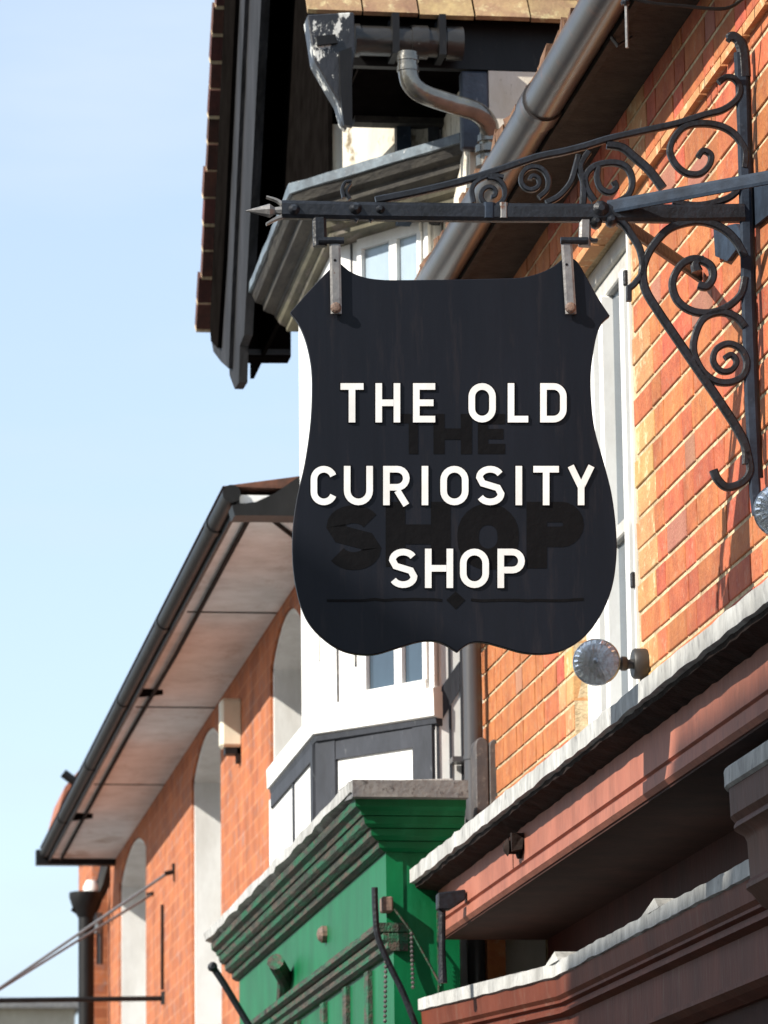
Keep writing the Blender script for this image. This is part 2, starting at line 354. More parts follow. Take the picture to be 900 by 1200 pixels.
# round gutter with joint collars
gx, gz = 1.925, ZT + .03
gt = MB(); gt.tube([(gx, 8.0, gz), (gx, 12.45, gz)], .052, 20); gut = gt.build('gutter', 'gutter', shop, smooth=True)
for yy in (10.35,):
    MB().tube([(gx, yy - .05, gz), (gx, yy + .05, gz)], .058, 20).build('joint_collar', 'gutter', gut, smooth=True)
MB().box(gx - .05, gx + .06, 12.45, 12.50, gz - .06, gz + .05).build('end_cap', 'gutter', gut, bevel=.006)
for yy in (8.9, 9.65, 11.2, 12.0):
    MB().bar([(gx + .045, yy, gz - .04), (gx + .06, yy, gz - .062), (2.02, yy, gz - .04)], .006, .02, (0, 1, 0)).build('gutter_clip', 'iron', gut)
# wire run under the soffit + hanging pin
wr = [P(735, -4, Y=8.75), P(760, 3, Y=8.75), P(800, 7, Y=8.75), P(850, 10, Y=8.75), P(875, -5, Y=8.75)]
MB().tube(smoothpath([tuple(p) for p in wr]), .004, 6).build('wire', 'black', shop)
# window
fx0, fx1 = 2.17, 2.235
win = MB().box(fx0, fx1, WY1 - .05, WY1, WZ0, WZ1).build('window', 'white', shop)
for nm, a in (('frame', (fx0, fx1, WY0, WY0 + .05, WZ0, WZ1)), ('frame', (fx0, fx1, WY0 + .05, WY1 - .05, WZ1 - .05, WZ1)),
              ('sash', (fx0 + .012, fx1 - .01, WY0 + .05, WY0 + .1, WZ0, WZ1 - .05)), ('sash', (fx0 + .012, fx1 - .01, WY1 - .1, WY1 - .05, WZ0, WZ1 - .05)),
              ('sash', (fx0 + .012, fx1 - .01, WY0 + .1, WY1 - .1, WZ1 - .1, WZ1 - .05)), ('sash', (fx0 + .012, fx1 - .01, WY0 + .1, WY1 - .1, 3.78, 3.82)),
              ('mullion', (fx0 - .002, fx1, 10.56, 10.60, WZ0, WZ1 - .1)), ('mullion', (fx0 - .004, fx1, 10.84, 10.88, WZ0, WZ1 - .1))):
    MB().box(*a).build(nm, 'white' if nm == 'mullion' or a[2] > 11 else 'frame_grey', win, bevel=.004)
MB().box(fx0 + .03, fx0 + .036, WY0 + .1, WY1 - .1, WZ0, WZ1 - .1).build('pane', 'glass', win)
MB().box(XW - .004, fx0, WY0 + .002, WY0 + .018, WZ0, WZ1 - .02).build('frame_bead', 'white', win)
for z in (4.36, 3.58):
    MB().box(XW - .014, XW + .012, WY0 + .004, WY0 + .022, z - .02, z + .02).build('hinge', 'iron', win, bevel=.003)

# ================================================================== salmon shopfront, its shaded parts coloured maroon
sf = thing('shopfront', 'salmon shopfront, maroon where shade is put into its colour, with crumbling white capping along the foot of the brick wall', 'shopfront', (2.0, 10.5, 0))
cz = 3.092
MB().sweep([(1.848, 7.6), (1.848, 12.262)], [(0, cz), (0, cz - .042), (.03, cz - .047), (.285, cz - .02), (.285, cz + .035)], j=.0028, seg=.075).build('capping', 'lead_white', sf)
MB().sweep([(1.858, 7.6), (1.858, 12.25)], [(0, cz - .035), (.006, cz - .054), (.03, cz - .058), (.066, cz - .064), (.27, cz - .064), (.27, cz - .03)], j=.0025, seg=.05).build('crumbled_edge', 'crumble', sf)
fb = 2.889
fas = MB().sweep([(1.927, 7.6), (1.927, 12.24)], [(0, cz - .062), (0, fb + .050), (.008, fb + .046), (.008, fb + .040), (-.002, fb + .036), (-.002, fb + .010), (.008, fb), (.25, fb), (.25, cz - .062)]).build('fascia', 'salmon', sf)
MB().box(1.9255, 1.94, 10.97, 10.974, fb + .05, cz - .062).build('fascia_joint', 'crumble', fas)
# soffit of the fascia, recess back panel
MB().box(1.939, 2.30, 7.6, 12.22, fb - .006, fb - .001).build('fascia_soffit', 'soffit_shaded', sf)
MB().box(2.24, 2.3, 7.6, 12.2, 0, fb - .006).build('back_panel', 'panel_shaded', sf)
# lower cornice over the window (canted)
LZ = 2.711
lp = [(2.09, 7.6), (2.066, 11.2), (1.856, 12.2), (1.93, 12.42), (2.2, 12.5)]
MB().sweep(lp, [(0, LZ), (0, LZ - .035), (.012, LZ - .038), (.2, LZ - .03), (.2, LZ + .03), (.06, LZ + .015)], j=.0022, seg=.05).build('lead_flashing', 'lead_white', sf)
MB().sweep(lp, [(.008, LZ - .036), (.012, LZ - .085), (.022, LZ - .095), (.022, LZ - .102), (.035, LZ - .108), (.035, LZ - .118), (.02, LZ - .122), (.02, LZ - .13), (.05, LZ - .14), (.2, LZ - .14), (.2, LZ - .036)]).build('cornice', 'maroon', sf)
MB().sweep([(x + .045, y) for x, y in lp], [(0, LZ - .138), (0, LZ - .235), (-.018, LZ - .24), (-.018, LZ - .25), (0, LZ - .262), (.03, LZ - .275), (.15, LZ - .275), (.15, LZ - .138)]).build('frieze', 'maroon', sf)
MB().sweep([(x + .09, y) for x, y in lp], [(0, LZ - .273), (0, .5), (.1, .5), (.1, LZ - .273)]).build('shop_window', 'soffit_shaded', sf)
for yy, xx in ((11.2, 2.066), (9.95, 2.078)):
    MB().prism([(xx - .004, yy - .11, LZ), (xx - .004, yy + .11, LZ - .002), (xx + .01, yy + .01, LZ + .035)], (.09, .0, .0)).build('lead_upstand', 'lead_white', sf)
# half-round column and capital at the right
M['corbel'] = mat('dark_brown_corbel', (.135, .060, .044), (.085, .042, .032), 7, .5, bump=.35, bscale=50, stretch=(1, 1, .3), spots=(.15, .11, .10), sscale=24, slo=.58, shi=.85, spec=.04, grime=.35)  # corbel and pilaster colour darkened to stand for the shade on them
cpath = [(1.936, 7.6), (1.936, 8.47)] + [(1.936 + .20 * (1 - math.cos(R(a_))), 8.47 + .20 * math.sin(R(a_))) for a_ in range(9, 91, 9)] + [(2.24, 8.67)]
cm = MB().sweep(cpath, [(.006, 2.805), (.008, 2.746), (.018, 2.734), (.014, 2.727), (.014, 2.721), (.034, 2.709), (.040, 2.697), (.044, 2.617), (.036, 2.607), (.036, 2.598), (.046, 2.590), (.066, 2.564), (.10, 2.545), (.15, 2.537), (.19, 2.535), (.19, 2.805)]).build('corbel', 'corbel', sf, smooth=True)
MB().sweep(cpath, [(0, 2.846), (-.003, 2.840), (-.003, 2.807), (.004, 2.803), (.18, 2.803), (.18, 2.871), (.06, 2.864)], j=.0012).build('corbel_lead', 'lead_white', cm)
MB().sweep([(2.04, 7.6), (2.04, 8.58)], [(0, 2.535), (0, .3), (.15, .3), (.15, 2.535)]).build('pilaster', 'corbel', sf)
# side of building below and console at the party wall
MB().box(2.105, 2.16, 12.46, 12.60, 2.3, 2.97).build('end_post', 'brick', sf)
con = thing('console_bracket', 'dark round topped console block beside the grey drainpipe at the wall corner', 'console', (2.1, 12.5, 3.1))
def roundtop(x0, x1, y0, y1, z0, z1, m, nm):
    r = (y1 - y0) / 2; pts = [(x0, y0, z0), (x0, y1, z0)] + [(x0, (y0 + y1) / 2 + r * math.cos(a), z1 - r + r * math.sin(a)) for a in [math.pi * i / 8 for i in range(9)]]
    MB().prism(pts, (x1 - x0, 0, 0)).build(nm, m, con, bevel=.004)
for x0, x1, zt, mm, nm in ((2.070, 2.108, 3.505, 'console', 'side_plate'), (2.111, 2.148, 3.50, 'console', 'front_plate')):
    pts = [(x0, 12.40, 3.08), (x1, 12.40, 3.08)] + [((x0 + x1) / 2 + (x1 - x0) / 2 * math.cos(a), 12.40, zt - .02 + .02 * math.sin(a)) for a in [math.pi * i / 6 for i in range(7)]]
    MB().prism(pts, (0, .16, 0)).build(nm, mm, con, bevel=.003)
MB().box(2.151, 2.165, 12.42, 12.56, 3.1, 3.45).build('back_plate', 'black', con)
# small iron fittings on the fascia
fit = thing('awning_fitting', 'small dark iron boss fixed near the left end of the salmon fascia', 'fitting', tuple(P(610, 993, X=1.927)))
c0 = P(610, 993, X=1.925)
MB().lathe(c0, (-1, 0, 0), [(.03, 0), (.03, .008), (.018, .012), (.018, .03), (.024, .034), (.01, .045)], 14).build('boss', 'crumble', fit, smooth=True)
MB().box(1.896, 1.924, c0.y - .05, c0.y - .02, c0.z - .012, c0.z + .035, .004).build('lug', 'crumble', fit)
br = thing('awning_bracket', 'black iron crank bracket standing at the left end of the salmon fascia', 'bracket', tuple(P(519, 1150, Y=11.74)))
MB().tube([P(519, 1152, Y=11.74), P(518, 1110, Y=11.74), P(518, 1058, Y=11.74)], [.013, .010, .011], 10).build('post', 'iron', br, smooth=True)
MB().hexa([P(513, 1046, Y=11.72), P(546, 1042, Y=11.72), P(546, 1054, Y=11.72), P(528, 1066, Y=11.72), P(513, 1066, Y=11.72)],
          [P(513, 1046, Y=11.72) + Vector((0, .04, 0)), P(546, 1042, Y=11.72) + Vector((0, .04, 0)), P(546, 1054, Y=11.72) + Vector((0, .04, 0)), P(528, 1066, Y=11.72) + Vector((0, .04, 0)), P(513, 1066, Y=11.72) + Vector((0, .04, 0))]).build('head', 'iron', br, bevel=.004)

# ================================================================== floodlights
def floodlight(c, mount, label, aim):
    t = thing('floodlight', label, 'floodlight', tuple(mount), group='clear reflector floodlights fixed to the brick wall')
    c = Vector(c); mount = Vector(mount); aim = Vector(aim).normalized(); rr = .056
    prof = [(.004, -.075), (.024, -.07), (.03, -.05), (.046, -.028), (rr, -.008), (rr + .003, 0), (rr, .006)]
    MB().lathe(c, aim, prof, 40).build('reflector', 'chrome', t, smooth=True)
    lens = MB(); u = aim.orthogonal().normalized(); v = aim.cross(u); n = 72; rings = []
    for rf, hf in ((.98, .006), (.8, .012), (.55, .017), (.3, .02), (.12, .021)):
        rings.append([lens.b.verts.new(c + aim * (hf + ((.0011 + .0009 * math.sin(k * 2.3 + rf * 9)) * rf if k % 3 < 1 else 0)) + (u * math.cos(2 * math.pi * k / n) + v * math.sin(2 * math.pi * k / n)) * rr * rf) for k in range(n)])
    for A, B in zip(rings, rings[1:]):
        for k in range(n): lens.face((A[k], A[(k + 1) % n], B[(k + 1) % n], B[k]))
    lens.face(rings[-1]); lens.face(rings[0][::-1])
    lo_ = lens.build('lens', 'lens', t)
    MB().lathe(c, aim, [(.009, .018), (.008, .022), (.002, .023)], 16).build('lens_centre', 'chrome', lo_, smooth=True)
    MB().lathe(mount, (-1, 0, 0), [(.036, 0), (.038, .004), (.038, .03), (.034, .036)], 24).build('mount', 'black_plastic', t, smooth=True)
    MB().tube(smoothpath([tuple(mount + Vector((-.012, .01, -.036))), tuple(mount + Vector((-.014, .015, -.07))), tuple(mount + Vector((-.004, .03, -.12)))]), .004, 6).build('cable', 'black_plastic', t, smooth=True)
    e = c - aim * .045
    MB().tube([mount + Vector((-.03, 0, 0)), mount.lerp(e, .5), e], [.012, .012, .016], 12).build('arm', 'black_plastic', t, smooth=True)
    MB().lathe(mount + Vector((-.05, 0, 0)), (-1, 0, 0), [(.016, 0), (.018, .004), (.018, .014), (.013, .018)], 14).build('swivel', 'black_plastic', t, smooth=True)
    return t
M['black_plastic'] = mat('black_plastic', (.02, .019, .018), (.035, .033, .03), 20, .5, bump=.1)
m = bpy.data.materials.new('clear_lens'); m.use_nodes = True; b = m.node_tree.nodes['Principled BSDF']
b.inputs['Base Color'].default_value = (.80, .87, .92, 1); b.inputs['Roughness'].default_value = .03; b.inputs['Transmission Weight'].default_value = .96; b.inputs['IOR'].default_value = 1.45
M['lens'] = m
mt = P(758, 778, X=XW)
floodlight(P(699, 776, Y=mt.y - .03), mt, 'round clear floodlight on a black arm below the hanging sign', (-.28, -1, .02))
mt2 = P(955, 606, X=XW)
floodlight(P(916, 598, Y=mt2.y - .02), mt2, 'round floodlight at the right edge, below the foot of the iron bracket', (-.28, -1, .02))

# ================================================================== hanging sign and bracket (plane square to the wall, turned a few degrees)
BASE = P(875, 245, X=XW - .03); TN = Vector((.07, 1, 0)).normalized(); EU = Vector((-1, .07, 0)).normalized()
def Q(px, py, off=0):                     # point on the bracket plane, off = metres towards the camera
    r = ray(px, py); o = BASE - TN * off
    t = (o - CAM).dot(TN) / r.dot(TN); return CAM + r * t
k_px = 1 / 555.0                          # metres per photo pixel on that plane
sign = thing('hanging_sign', 'black shield shaped board with raised white letters reading THE OLD CURIOSITY SHOP', 'sign', tuple(Q(535, 765)))
outl = [(340, 366), (362, 341), (385, 317), (397, 307), (404, 313), (412, 319), (428, 325), (445, 327.5), (463, 328), (530, 327.5), (597, 326), (615, 324.5), (632, 320), (647, 313), (659, 304),
        (668, 301), (677, 307), (686, 322), (697, 342), (706, 357), (715, 370), (706, 378), (700, 391), (696, 410), (692.5, 437), (693, 468), (697, 503), (708, 543), (717, 579), (722, 619), (722.5, 654), (717, 690),
        (704, 721), (686, 745), (664, 760), (641, 766), (614, 765), (588, 758), (566, 752.5), (550, 754), (536, 764), (521, 755), (508, 751), (490, 752), (463, 760), (437, 767),
        (410, 765), (388, 755), (365, 734), (352, 708), (344, 668), (343, 623), (348, 583), (357, 543), (363, 503), (365.5, 468), (365, 432), (359, 401), (350, 379)]
cor = [i for i, p in enumerate(outl) if p in ((397, 307), (668, 301), (340, 366), (715, 370), (536, 764))] + [len(outl)]
_o = []
for i0, i1 in zip(cor, cor[1:]): _o += smoothpath((outl + outl[:1])[i0:i1 + 1], 4)[:-1]
outl = _o
board = MB(); TH = .018
board.prism([Q(x, y) for x, y in outl], TN * TH); board.build('board', 'sign', sign, bevel=.0015)
def stroke(mb, pts, wdt, off0, off1, closed=False):
    n = len(pts); Lf, Rt = [], []
    for i in range(n):
        ns = []
        for a, b in ((i - 1, i), (i, i + 1)):
            if closed or (a >= 0 and b < n):
                p, q = pts[a % n], pts[b % n]; dx, dy = q[0] - p[0], q[1] - p[1]; l_ = math.hypot(dx, dy) or 1; ns.append((-dy / l_, dx / l_))
        nx, ny = sum(v[0] for v in ns), sum(v[1] for v in ns); l_ = math.hypot(nx, ny) or 1; nx /= l_; ny /= l_
        k = min(1.6, 1 / max(.3, nx * ns[0][0] + ny * ns[0][1])) * wdt / 2
        Lf.append((pts[i][0] + nx * k, pts[i][1] + ny * k)); Rt.append((pts[i][0] - nx * k, pts[i][1] - ny * k))
    V = [[mb.b.verts.new(Q(*p, off)) for p in s_] for s_ in (Lf, Rt) for off in (off0, off1)]   # L0 L1 R0 R1
    L0, L1, R0, R1 = V
    for i in range(n if closed else n - 1):
        j = (i + 1) % n
        for A, B in ((L0, L1), (L1, R1), (R1, R0), (R0, L0)): mb.face((A[i], A[j], B[j], B[i]))
    if not closed:
        for i in (0, n - 1): mb.face((L0[i], L1[i], R1[i], R0[i]))
def arc(cx, cy, rx, ry, a0, a1, n=12): return [(cx + rx * math.cos(R(a0 + (a1 - a0) * i / n)), cy - ry * math.sin(R(a0 + (a1 - a0) * i / n))) for i in range(n + 1)]
def glyph(ch, x0, x1, y0, y1, s):
    h = s / 2; X0, X1, T, B = x0 + h, x1 - h, y0 + h, y1 - h; Mx = (X0 + X1) / 2; My = (T + B) / 2; r = (X1 - X0) / 2; rr = min(r, (B - T) / 2)
    if ch == 'T': return [([(x0, T), (x1, T)], 0), ([(Mx, T + h), (Mx, y1)], 0)]
    if ch == 'H': return [([(X0, y0), (X0, y1)], 0), ([(X1, y0), (X1, y1)], 0), ([(X0 + h, My), (X1 - h, My)], 0)]
    if ch == 'E': return [([(x1, T), (X0, T), (X0, B), (x1, B)], 0), ([(X0 + h, My), (x1 - 2, My)], 0)]
    if ch == 'L': return [([(X0, y0), (X0, B), (x1, B)], 0)]
    if ch == 'I': return [([(Mx, y0), (Mx, y1)], 0)]
    if ch == 'O': return [(arc(Mx, T + rr, r, rr, 0, 180) + arc(Mx, B - rr, r, rr, 180, 360), 1)]
    if ch == 'D': return [([(X0, T)] + arc(X1 - rr, T + rr, rr, rr, 90, 0, 8) + arc(X1 - rr, B - rr, rr, rr, 0, -90, 8) + [(X0, B)], 1)]
    if ch == 'C': return [(arc(Mx, T + rr, r, rr, 20, 180) + arc(Mx, B - rr, r, rr, 180, 340), 0)]
    if ch == 'U': return [([(X0, y0)] + arc(Mx, B - rr, r, rr, 180, 360) + [(X1, y0)], 0)]
    if ch in 'RP':
        m_ = My + 2; q = (m_ - T) / 2; ps = [([(X0, y1), (X0, T)] + arc(X1 - q, T + q, q, q, 90, -90, 10) + [(X0 + h, m_)], 0)]
        if ch == 'R': ps.append(([(Mx + 1, m_ + h), (X1, y1)], 0))
        return ps
    if ch == 'S':
        q = (B - T) / 4; return [(arc(Mx, T + q, r, q, 25, 180, 10) + [(X0 + r * .3, My - q * .28)] + [(X1 - r * .3, My + q * .28)] + arc(Mx, B - q, r, q, 0, -155, 10), 0)]
    if ch == 'Y': return [([(X0, y0), (Mx, My + 2)], 0), ([(X1, y0), (Mx, My + 2)], 0), ([(Mx, My - 1), (Mx, y1)], 0)]
rows = [[('T', 399, 426), ('H', 440, 469), ('E', 484, 510), ('O', 549, 581), ('L', 595, 619), ('D', 633, 664)],
        [('C', 364, 395), ('U', 403, 437), ('R', 449, 480), ('I', 494, 502), ('O', 516, 549), ('S', 558, 591), ('I', 604, 612), ('T', 625, 655), ('Y', 665, 697)],
        [('S', 456, 489), ('H', 498, 531), ('O', 539, 573), ('P', 583, 615)]]
for row, (ya, yb) in zip(rows, ((449, 495), (546, 592), (643, 689))):
    for ch, xa, xb in row:
        lm = MB()
        for i, (pts, cl) in enumerate(glyph(ch, xa, xb, ya, yb, 7.7)): stroke(lm, pts, 7.7, .0005, .0045 + i * .0003, cl)
        lm.build('letter', 'letter', sign)
        dm = MB()                               # narrow black edging round each letter
        for i, (pts, cl) in enumerate(glyph(ch, xa - 1, xb + 1, ya - 1, yb + 1, 10.2)): stroke(dm, pts, 10.2, .0002, .0016 + i * .0002, cl)
        dm.build('letter_edging', 'ghost', sign)
for ch, xa, xb, ya, yb, s_ in [('T', 468, 501, 485, 532, 11), ('H', 508, 553, 485, 532, 13), ('E', 560, 592, 485, 532, 12),
                               ('S', 383, 446, 592, 668, 21), ('H', 452, 528, 588, 664, 23), ('O', 536, 608, 590, 668, 25), ('P', 617, 684, 588, 666, 24)]:
    gm = MB()
    for i, (pts, cl) in enumerate(glyph(ch, xa, xb, ya, yb, s_)): stroke(gm, pts, s_, .0002, .0008 + i * .0002, cl)
    gm.build('old_letter_mark', 'ghost', sign)
gm = MB()
for a, b in ((383, 518), (552, 684)): stroke(gm, smoothpath([(a + (b - a) * i / 12, 703 + random.uniform(-1, 1)) for i in range(13)], 2), 3.2, .0002, .001)
gm.build('old_line_mark', 'ghost', sign)
gm = MB(); gm.prism([Q(*p, .0012) for p in ((534, 693), (545, 703), (534, 714), (523, 703))], TN * .0008); gm.build('old_diamond_mark', 'ghost', sign)
for x, x2, yt, yb in ((392.5, 394, 281, 368), (664, 669, 286, 368)):
    st = MB().bar([Q(x, yt, .010), Q(x2, yb, .010)], .024, .008, TN).build('hanger_strap', 'galv', sign, label='grey strap at the left' if x < 500 else 'grey strap at the right')
    MB().lathe(Q(x2 - .5, yb - 7, .014), -TN, [(.012, 0), (.012, .006), (.008, .010), (.003, .011)], 10).build('bolt', 'rust', st)
    MB().lathe(Q(x, yt + 24, .014), -TN, [(.003, 0), (.003, .001)], 8).build('rivet_hole', 'ghost', st)

bk = thing('sign_bracket', 'ornate black wrought iron wall bracket with scrolls and a spear tip, holding the shop sign', 'bracket', tuple(BASE))
MB().bar([Q(330, 246), Q(420, 248), Q(560, 249.5), Q(705, 250), Q(800, 251), Q(872, 250)], .040, .026, TN).build('beam', 'iron', bk)
MB().bar([Q(868, 62, .0), Q(871, 150), Q(873.5, 250), Q(876, 350), Q(880, 470), Q(885, 580), Q(886, 604)], [.03, .026, .026, .026, .026, .024, .016], .014, TN).build('wall_bar', 'iron_blue', bk)
MB().bar([Q(x, y, -.012) for x, y in ((873, 60), (876, 150), (878.5, 250), (881, 350), (885, 470), (889, 560))], .02, .01, TN).build('wall_bar_back', 'iron', bk)
MB().bar([Q(x, y) for x, y in smoothpath([(873, 90), (871, 62), (866, 48), (858, 43), (853, 48)])], [.026] * 12 + [.022] * 10 + [.012] * 3, .016, TN).build('top_hook', 'iron', bk)
def scroll(pts, w0=.013, w1=None, nm='scroll', off=0, m='iron'):
    sp = smoothpath(pts, 6); n = len(sp); w1 = w1 or w0
    return MB().bar([Q(x, y, off) for x, y in sp], [(w0 + (w1 - w0) * i / (n - 1)) * 1.22 for i in range(n)], .018, TN).build(nm, m, bk)
scroll([(440, 235), (490, 225), (540, 213), (583, 200), (627, 185), (660, 178), (687, 171), (713, 163), (748, 155), (793, 145), (825, 135), (847, 129), (863, 117), (867, 104), (861, 93), (851, 91), (842, 97)], .014, .011, 'top_rail')
scroll([(711, 170), (729, 173), (743, 184), (761, 200), (777, 221)], .014, .016)
scroll([(872, 197), (873, 178), (863, 160), (847, 149), (825, 145), (804, 148), (791, 160), (785, 176), (791, 192), (804, 203), (820, 204), (831, 194), (833, 182), (824, 177), (818, 184)], .013, .011)
scroll([(868, 215), (862, 226), (847, 235), (817, 241), (788, 237)], .012)
scroll([(697, 236), (688, 222), (686, 207), (697, 195), (719, 191), (735, 197), (741, 213), (736, 229), (722, 238)], .012)
scroll([(701, 196), (700, 210), (705, 222), (715, 226), (722, 220), (719, 213)], .011)
scroll([(683, 240), (684, 215), (680, 195), (690, 178)], .012)
scroll([(640, 238), (655, 230), (668, 215), (674, 198), (678, 182)], .011)
def spiral(cx, cy, r0, r1, a0, a1, n=16): return [(cx + (r0 + (r1 - r0) * i / n) * math.cos(R(a0 + (a1 - a0) * i / n)), cy - (r0 + (r1 - r0) * i / n) * math.sin(R(a0 + (a1 - a0) * i / n))) for i in range(n + 1)]
scroll(spiral(624, 212, 21, 3, -70, 520), .010, .008)
scroll(spiral(575, 228, 20, 3, 100, -440, 16), .010, .008)
scroll([(555, 238), (553, 222), (560, 212), (575, 206), (590, 208)], .009)
scroll([(711, 255), (727, 259), (740, 275), (750, 293), (753, 317), (744, 332), (737, 338)], .014, .011)
MB().bar([Q(737, 336), Q(737, 353)], .012, .016, TN).build('block', 'iron', bk)
scroll([(873, 301), (863, 283), (847, 268), (825, 260), (804, 261), (783, 269), (767, 286), (757, 303), (753, 320), (757, 341), (772, 366), (793, 397), (817, 432), (841, 467), (863, 501), (874, 524), (875, 544)], .014, .016, 'brace')
scroll([(818, 334), (828, 336), (835, 326), (834, 314), (826, 307), (812, 304), (797, 312), (788, 331), (793, 351), (809, 364), (831, 367), (852, 360), (868, 345), (873, 325)], .015, .013)
scroll([(817, 318), (815, 308), (825, 303)], .02, .01)
scroll([(873, 383), (863, 372), (844, 366), (825, 373), (815, 392), (813, 413), (823, 435), (839, 447), (857, 448), (871, 440), (875, 424), (868, 409), (853, 403), (839, 410), (836, 424), (845, 435), (857, 434), (863, 424), (857, 416), (849, 420)], .014, .010)
scroll([(876, 530), (879, 552), (869, 566), (852, 571), (841, 562), (836, 551)], .013, .015)
# knot, collars, small ornaments
for cx, cy, r_ in ((705, 243, .018), (700, 258, .012), (718, 256, .012), (417, 243, .014), (446, 244, .010), (345, 244, .013)):
    MB().lathe(Q(cx, cy, .022), TN, [(r_ * .4, -.002), (r_, .008), (r_ * 1.1, .022), (r_, .036), (r_ * .4, .046)], 10).build('collar', 'iron', bk, smooth=True)
scroll([(403, 232), (401, 222), (405, 214), (412, 213)], .007, .005, 'curl'); scroll([(410, 234), (406, 225), (411, 216)], .007, .005, 'curl')
scroll([(420, 258), (416, 255), (413, 251)], .012, .008, 'bud'); scroll([(437, 258), (433, 255), (430, 251)], .012, .008, 'bud')
scroll([(690, 262), (687, 272), (692, 281), (700, 282)], .009, .006, 'curl')
scroll([(573, 238), (573, 256)], .02, .02, 'clasp', .006, 'iron_blue'); scroll([(590, 238), (590, 256)], .014, .014, 'clasp', .006, 'galv')
sp_ = MB(); tip = Q(288, 247)
sp_.tube([Q(330, 247), Q(322, 247), Q(316, 247), tip], [.010, .008, .016, .0008], 8); sp_.build('spear_tip', 'galv', bk)
scroll([(331, 240), (324, 235), (312, 231)], .008, .004, 'barb', 0, 'galv'); scroll([(331, 254), (323, 257), (312, 263)], .008, .004, 'barb', 0, 'galv')
for xa, xb, ya, yb, off in ((374, 375, 252, 289, 0), (686, 685, 252, 289, 0)):
    lg = MB().bar([Q(xa, ya, off), Q(xb, yb, off)], .030 if xa < 500 else .026, .02, TN).build('sign_lug', 'galv' if xa > 500 else 'iron', bk)
    MB().tube([Q(xb + (-2 if xa < 500 else 4), yb - 7, .012), Q(xb + (28 if xa < 500 else -28), yb - 7, .012)], .008, 10).build('pin', 'iron', lg)
# horizontal side stays to the wall
ZS = Q(705, 243).z + .004
K0 = Q(707, 243)
_q = P(900, 208, Z=ZS); nw = K0 + (_q - K0) * ((XW - .01 - K0.x) / (_q.x - K0.x)); fw = Vector((XW - .01, 9.42, ZS - .005))
MB().bar([K0 + Vector((.01, 0, 0)), nw], .010, .030, (0, 0, 1)).build('near_stay', 'iron_blue', bk)
MB().bar([K0 + Vector((.01, 0, -.012)), fw], .014, .030, (0, 0, 1)).build('far_stay', 'iron', bk)
for pts, x in (([(836, 268), (862, 262), (872, 280), (852, 306), (838, 300)], XW - .012), ([(876, 222), (925, 205), (925, 232), (880, 268)], XW - .012)):
    MB().prism([P(a, b_, X=x) for a, b_ in pts], (.008, 0, 0)).build('wall_plate', 'iron_blue', bk)

# ================================================================== timber building with oriel and steep gable
tb = thing('timber_building', 'white and black timber framed building with oriel window and steep overhanging gable', 'building', (2.4, 13.3, 0))
YR = 12.62                                  # side wall facing the camera
lowp = [(1.985, YR), (1.672, 13.02), (1.672, 14.22), (2.05, 14.5)]
upp = [(1.99, YR - .01), (1.735, 12.98), (1.735, 13.88), (2.0, 14.25)]
def shell(path, z0, z1, m, nm, th=.1): return MB().sweep(path, [(0, z0), (0, z1), (th, z1), (th, z0)]).build(nm, m, tb)
# note sweep offsets to the right of travel; path runs away from us so right = into the building
shell(lowp, 3.325, 3.56, 'white', 'bay_base'); shell(upp, 3.60, 5.28, 'white', 'bay_wall')
MB().box(1.985, 3.4, YR, 14.6, 0, 5.5).build('side_wall', 'white', tb)
MB().box(2.03, 3.4, 12.092, YR, 4.95, 5.468).build('jetty', 'white_dirty', tb)
MB().box(2.085, 3.4, 12.056, 12.091, 4.95, 5.466).build('render_panel', 'white_dirty', tb)
# timbers on the base of the bay
def facet_timber(path, seg, t0, t1, z0, z1, proud=.012, m='timber', nm='timber'):
    a, b_ = Vector(path[seg]), Vector(path[seg + 1]); d = (b_ - a); n = Vector((d.y, -d.x)).normalized()      # n = inward
    p, q = a + d * t0, a + d * t1
    A = p - n * proud; B = q - n * proud; C = q + n * .02; D = p + n * .02
    return MB().hexa([(v.x, v.y, z0) for v in (A, B, C, D)], [(v.x, v.y, z1) for v in (A, B, C, D)]).build(nm, m, tb)
facet_timber(lowp, 0, .01, .17, 3.325, 3.575); facet_timber(lowp, 0, .82, .985, 3.325, 3.575); facet_timber(lowp, 0, .17, .82, 3.515, 3.573, .009)
facet_timber(lowp, 1, .005, .05, 3.325, 3.574); facet_timber(lowp, 1, .46, .475, 3.325, 3.56, .007); facet_timber(lowp, 1, .05, .96, 3.53, 3.573, .009)
facet_timber(lowp, 1, .96, .995, 3.325, 3.56, .009, 'white')
sill = MB().sweep([(1.975, YR - .03), (1.655, 12.985), (1.655, 14.22), (1.9, 14.5)], [(0, 3.665), (.002, 3.60), (.02, 3.594), (.2, 3.594), (.2, 3.68), (.03, 3.675)]).build('sill', 'white', tb)
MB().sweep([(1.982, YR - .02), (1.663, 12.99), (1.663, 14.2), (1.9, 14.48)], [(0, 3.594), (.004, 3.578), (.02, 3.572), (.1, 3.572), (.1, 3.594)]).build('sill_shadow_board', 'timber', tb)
MB().sweep([(1.975, YR - .026), (1.70, 12.955), (1.70, 13.9), (1.9, 14.3)], [(0, 3.66), (0, 3.685), (.1, 3.72), (.1, 3.66)]).build('sill_upstand', 'white', tb)
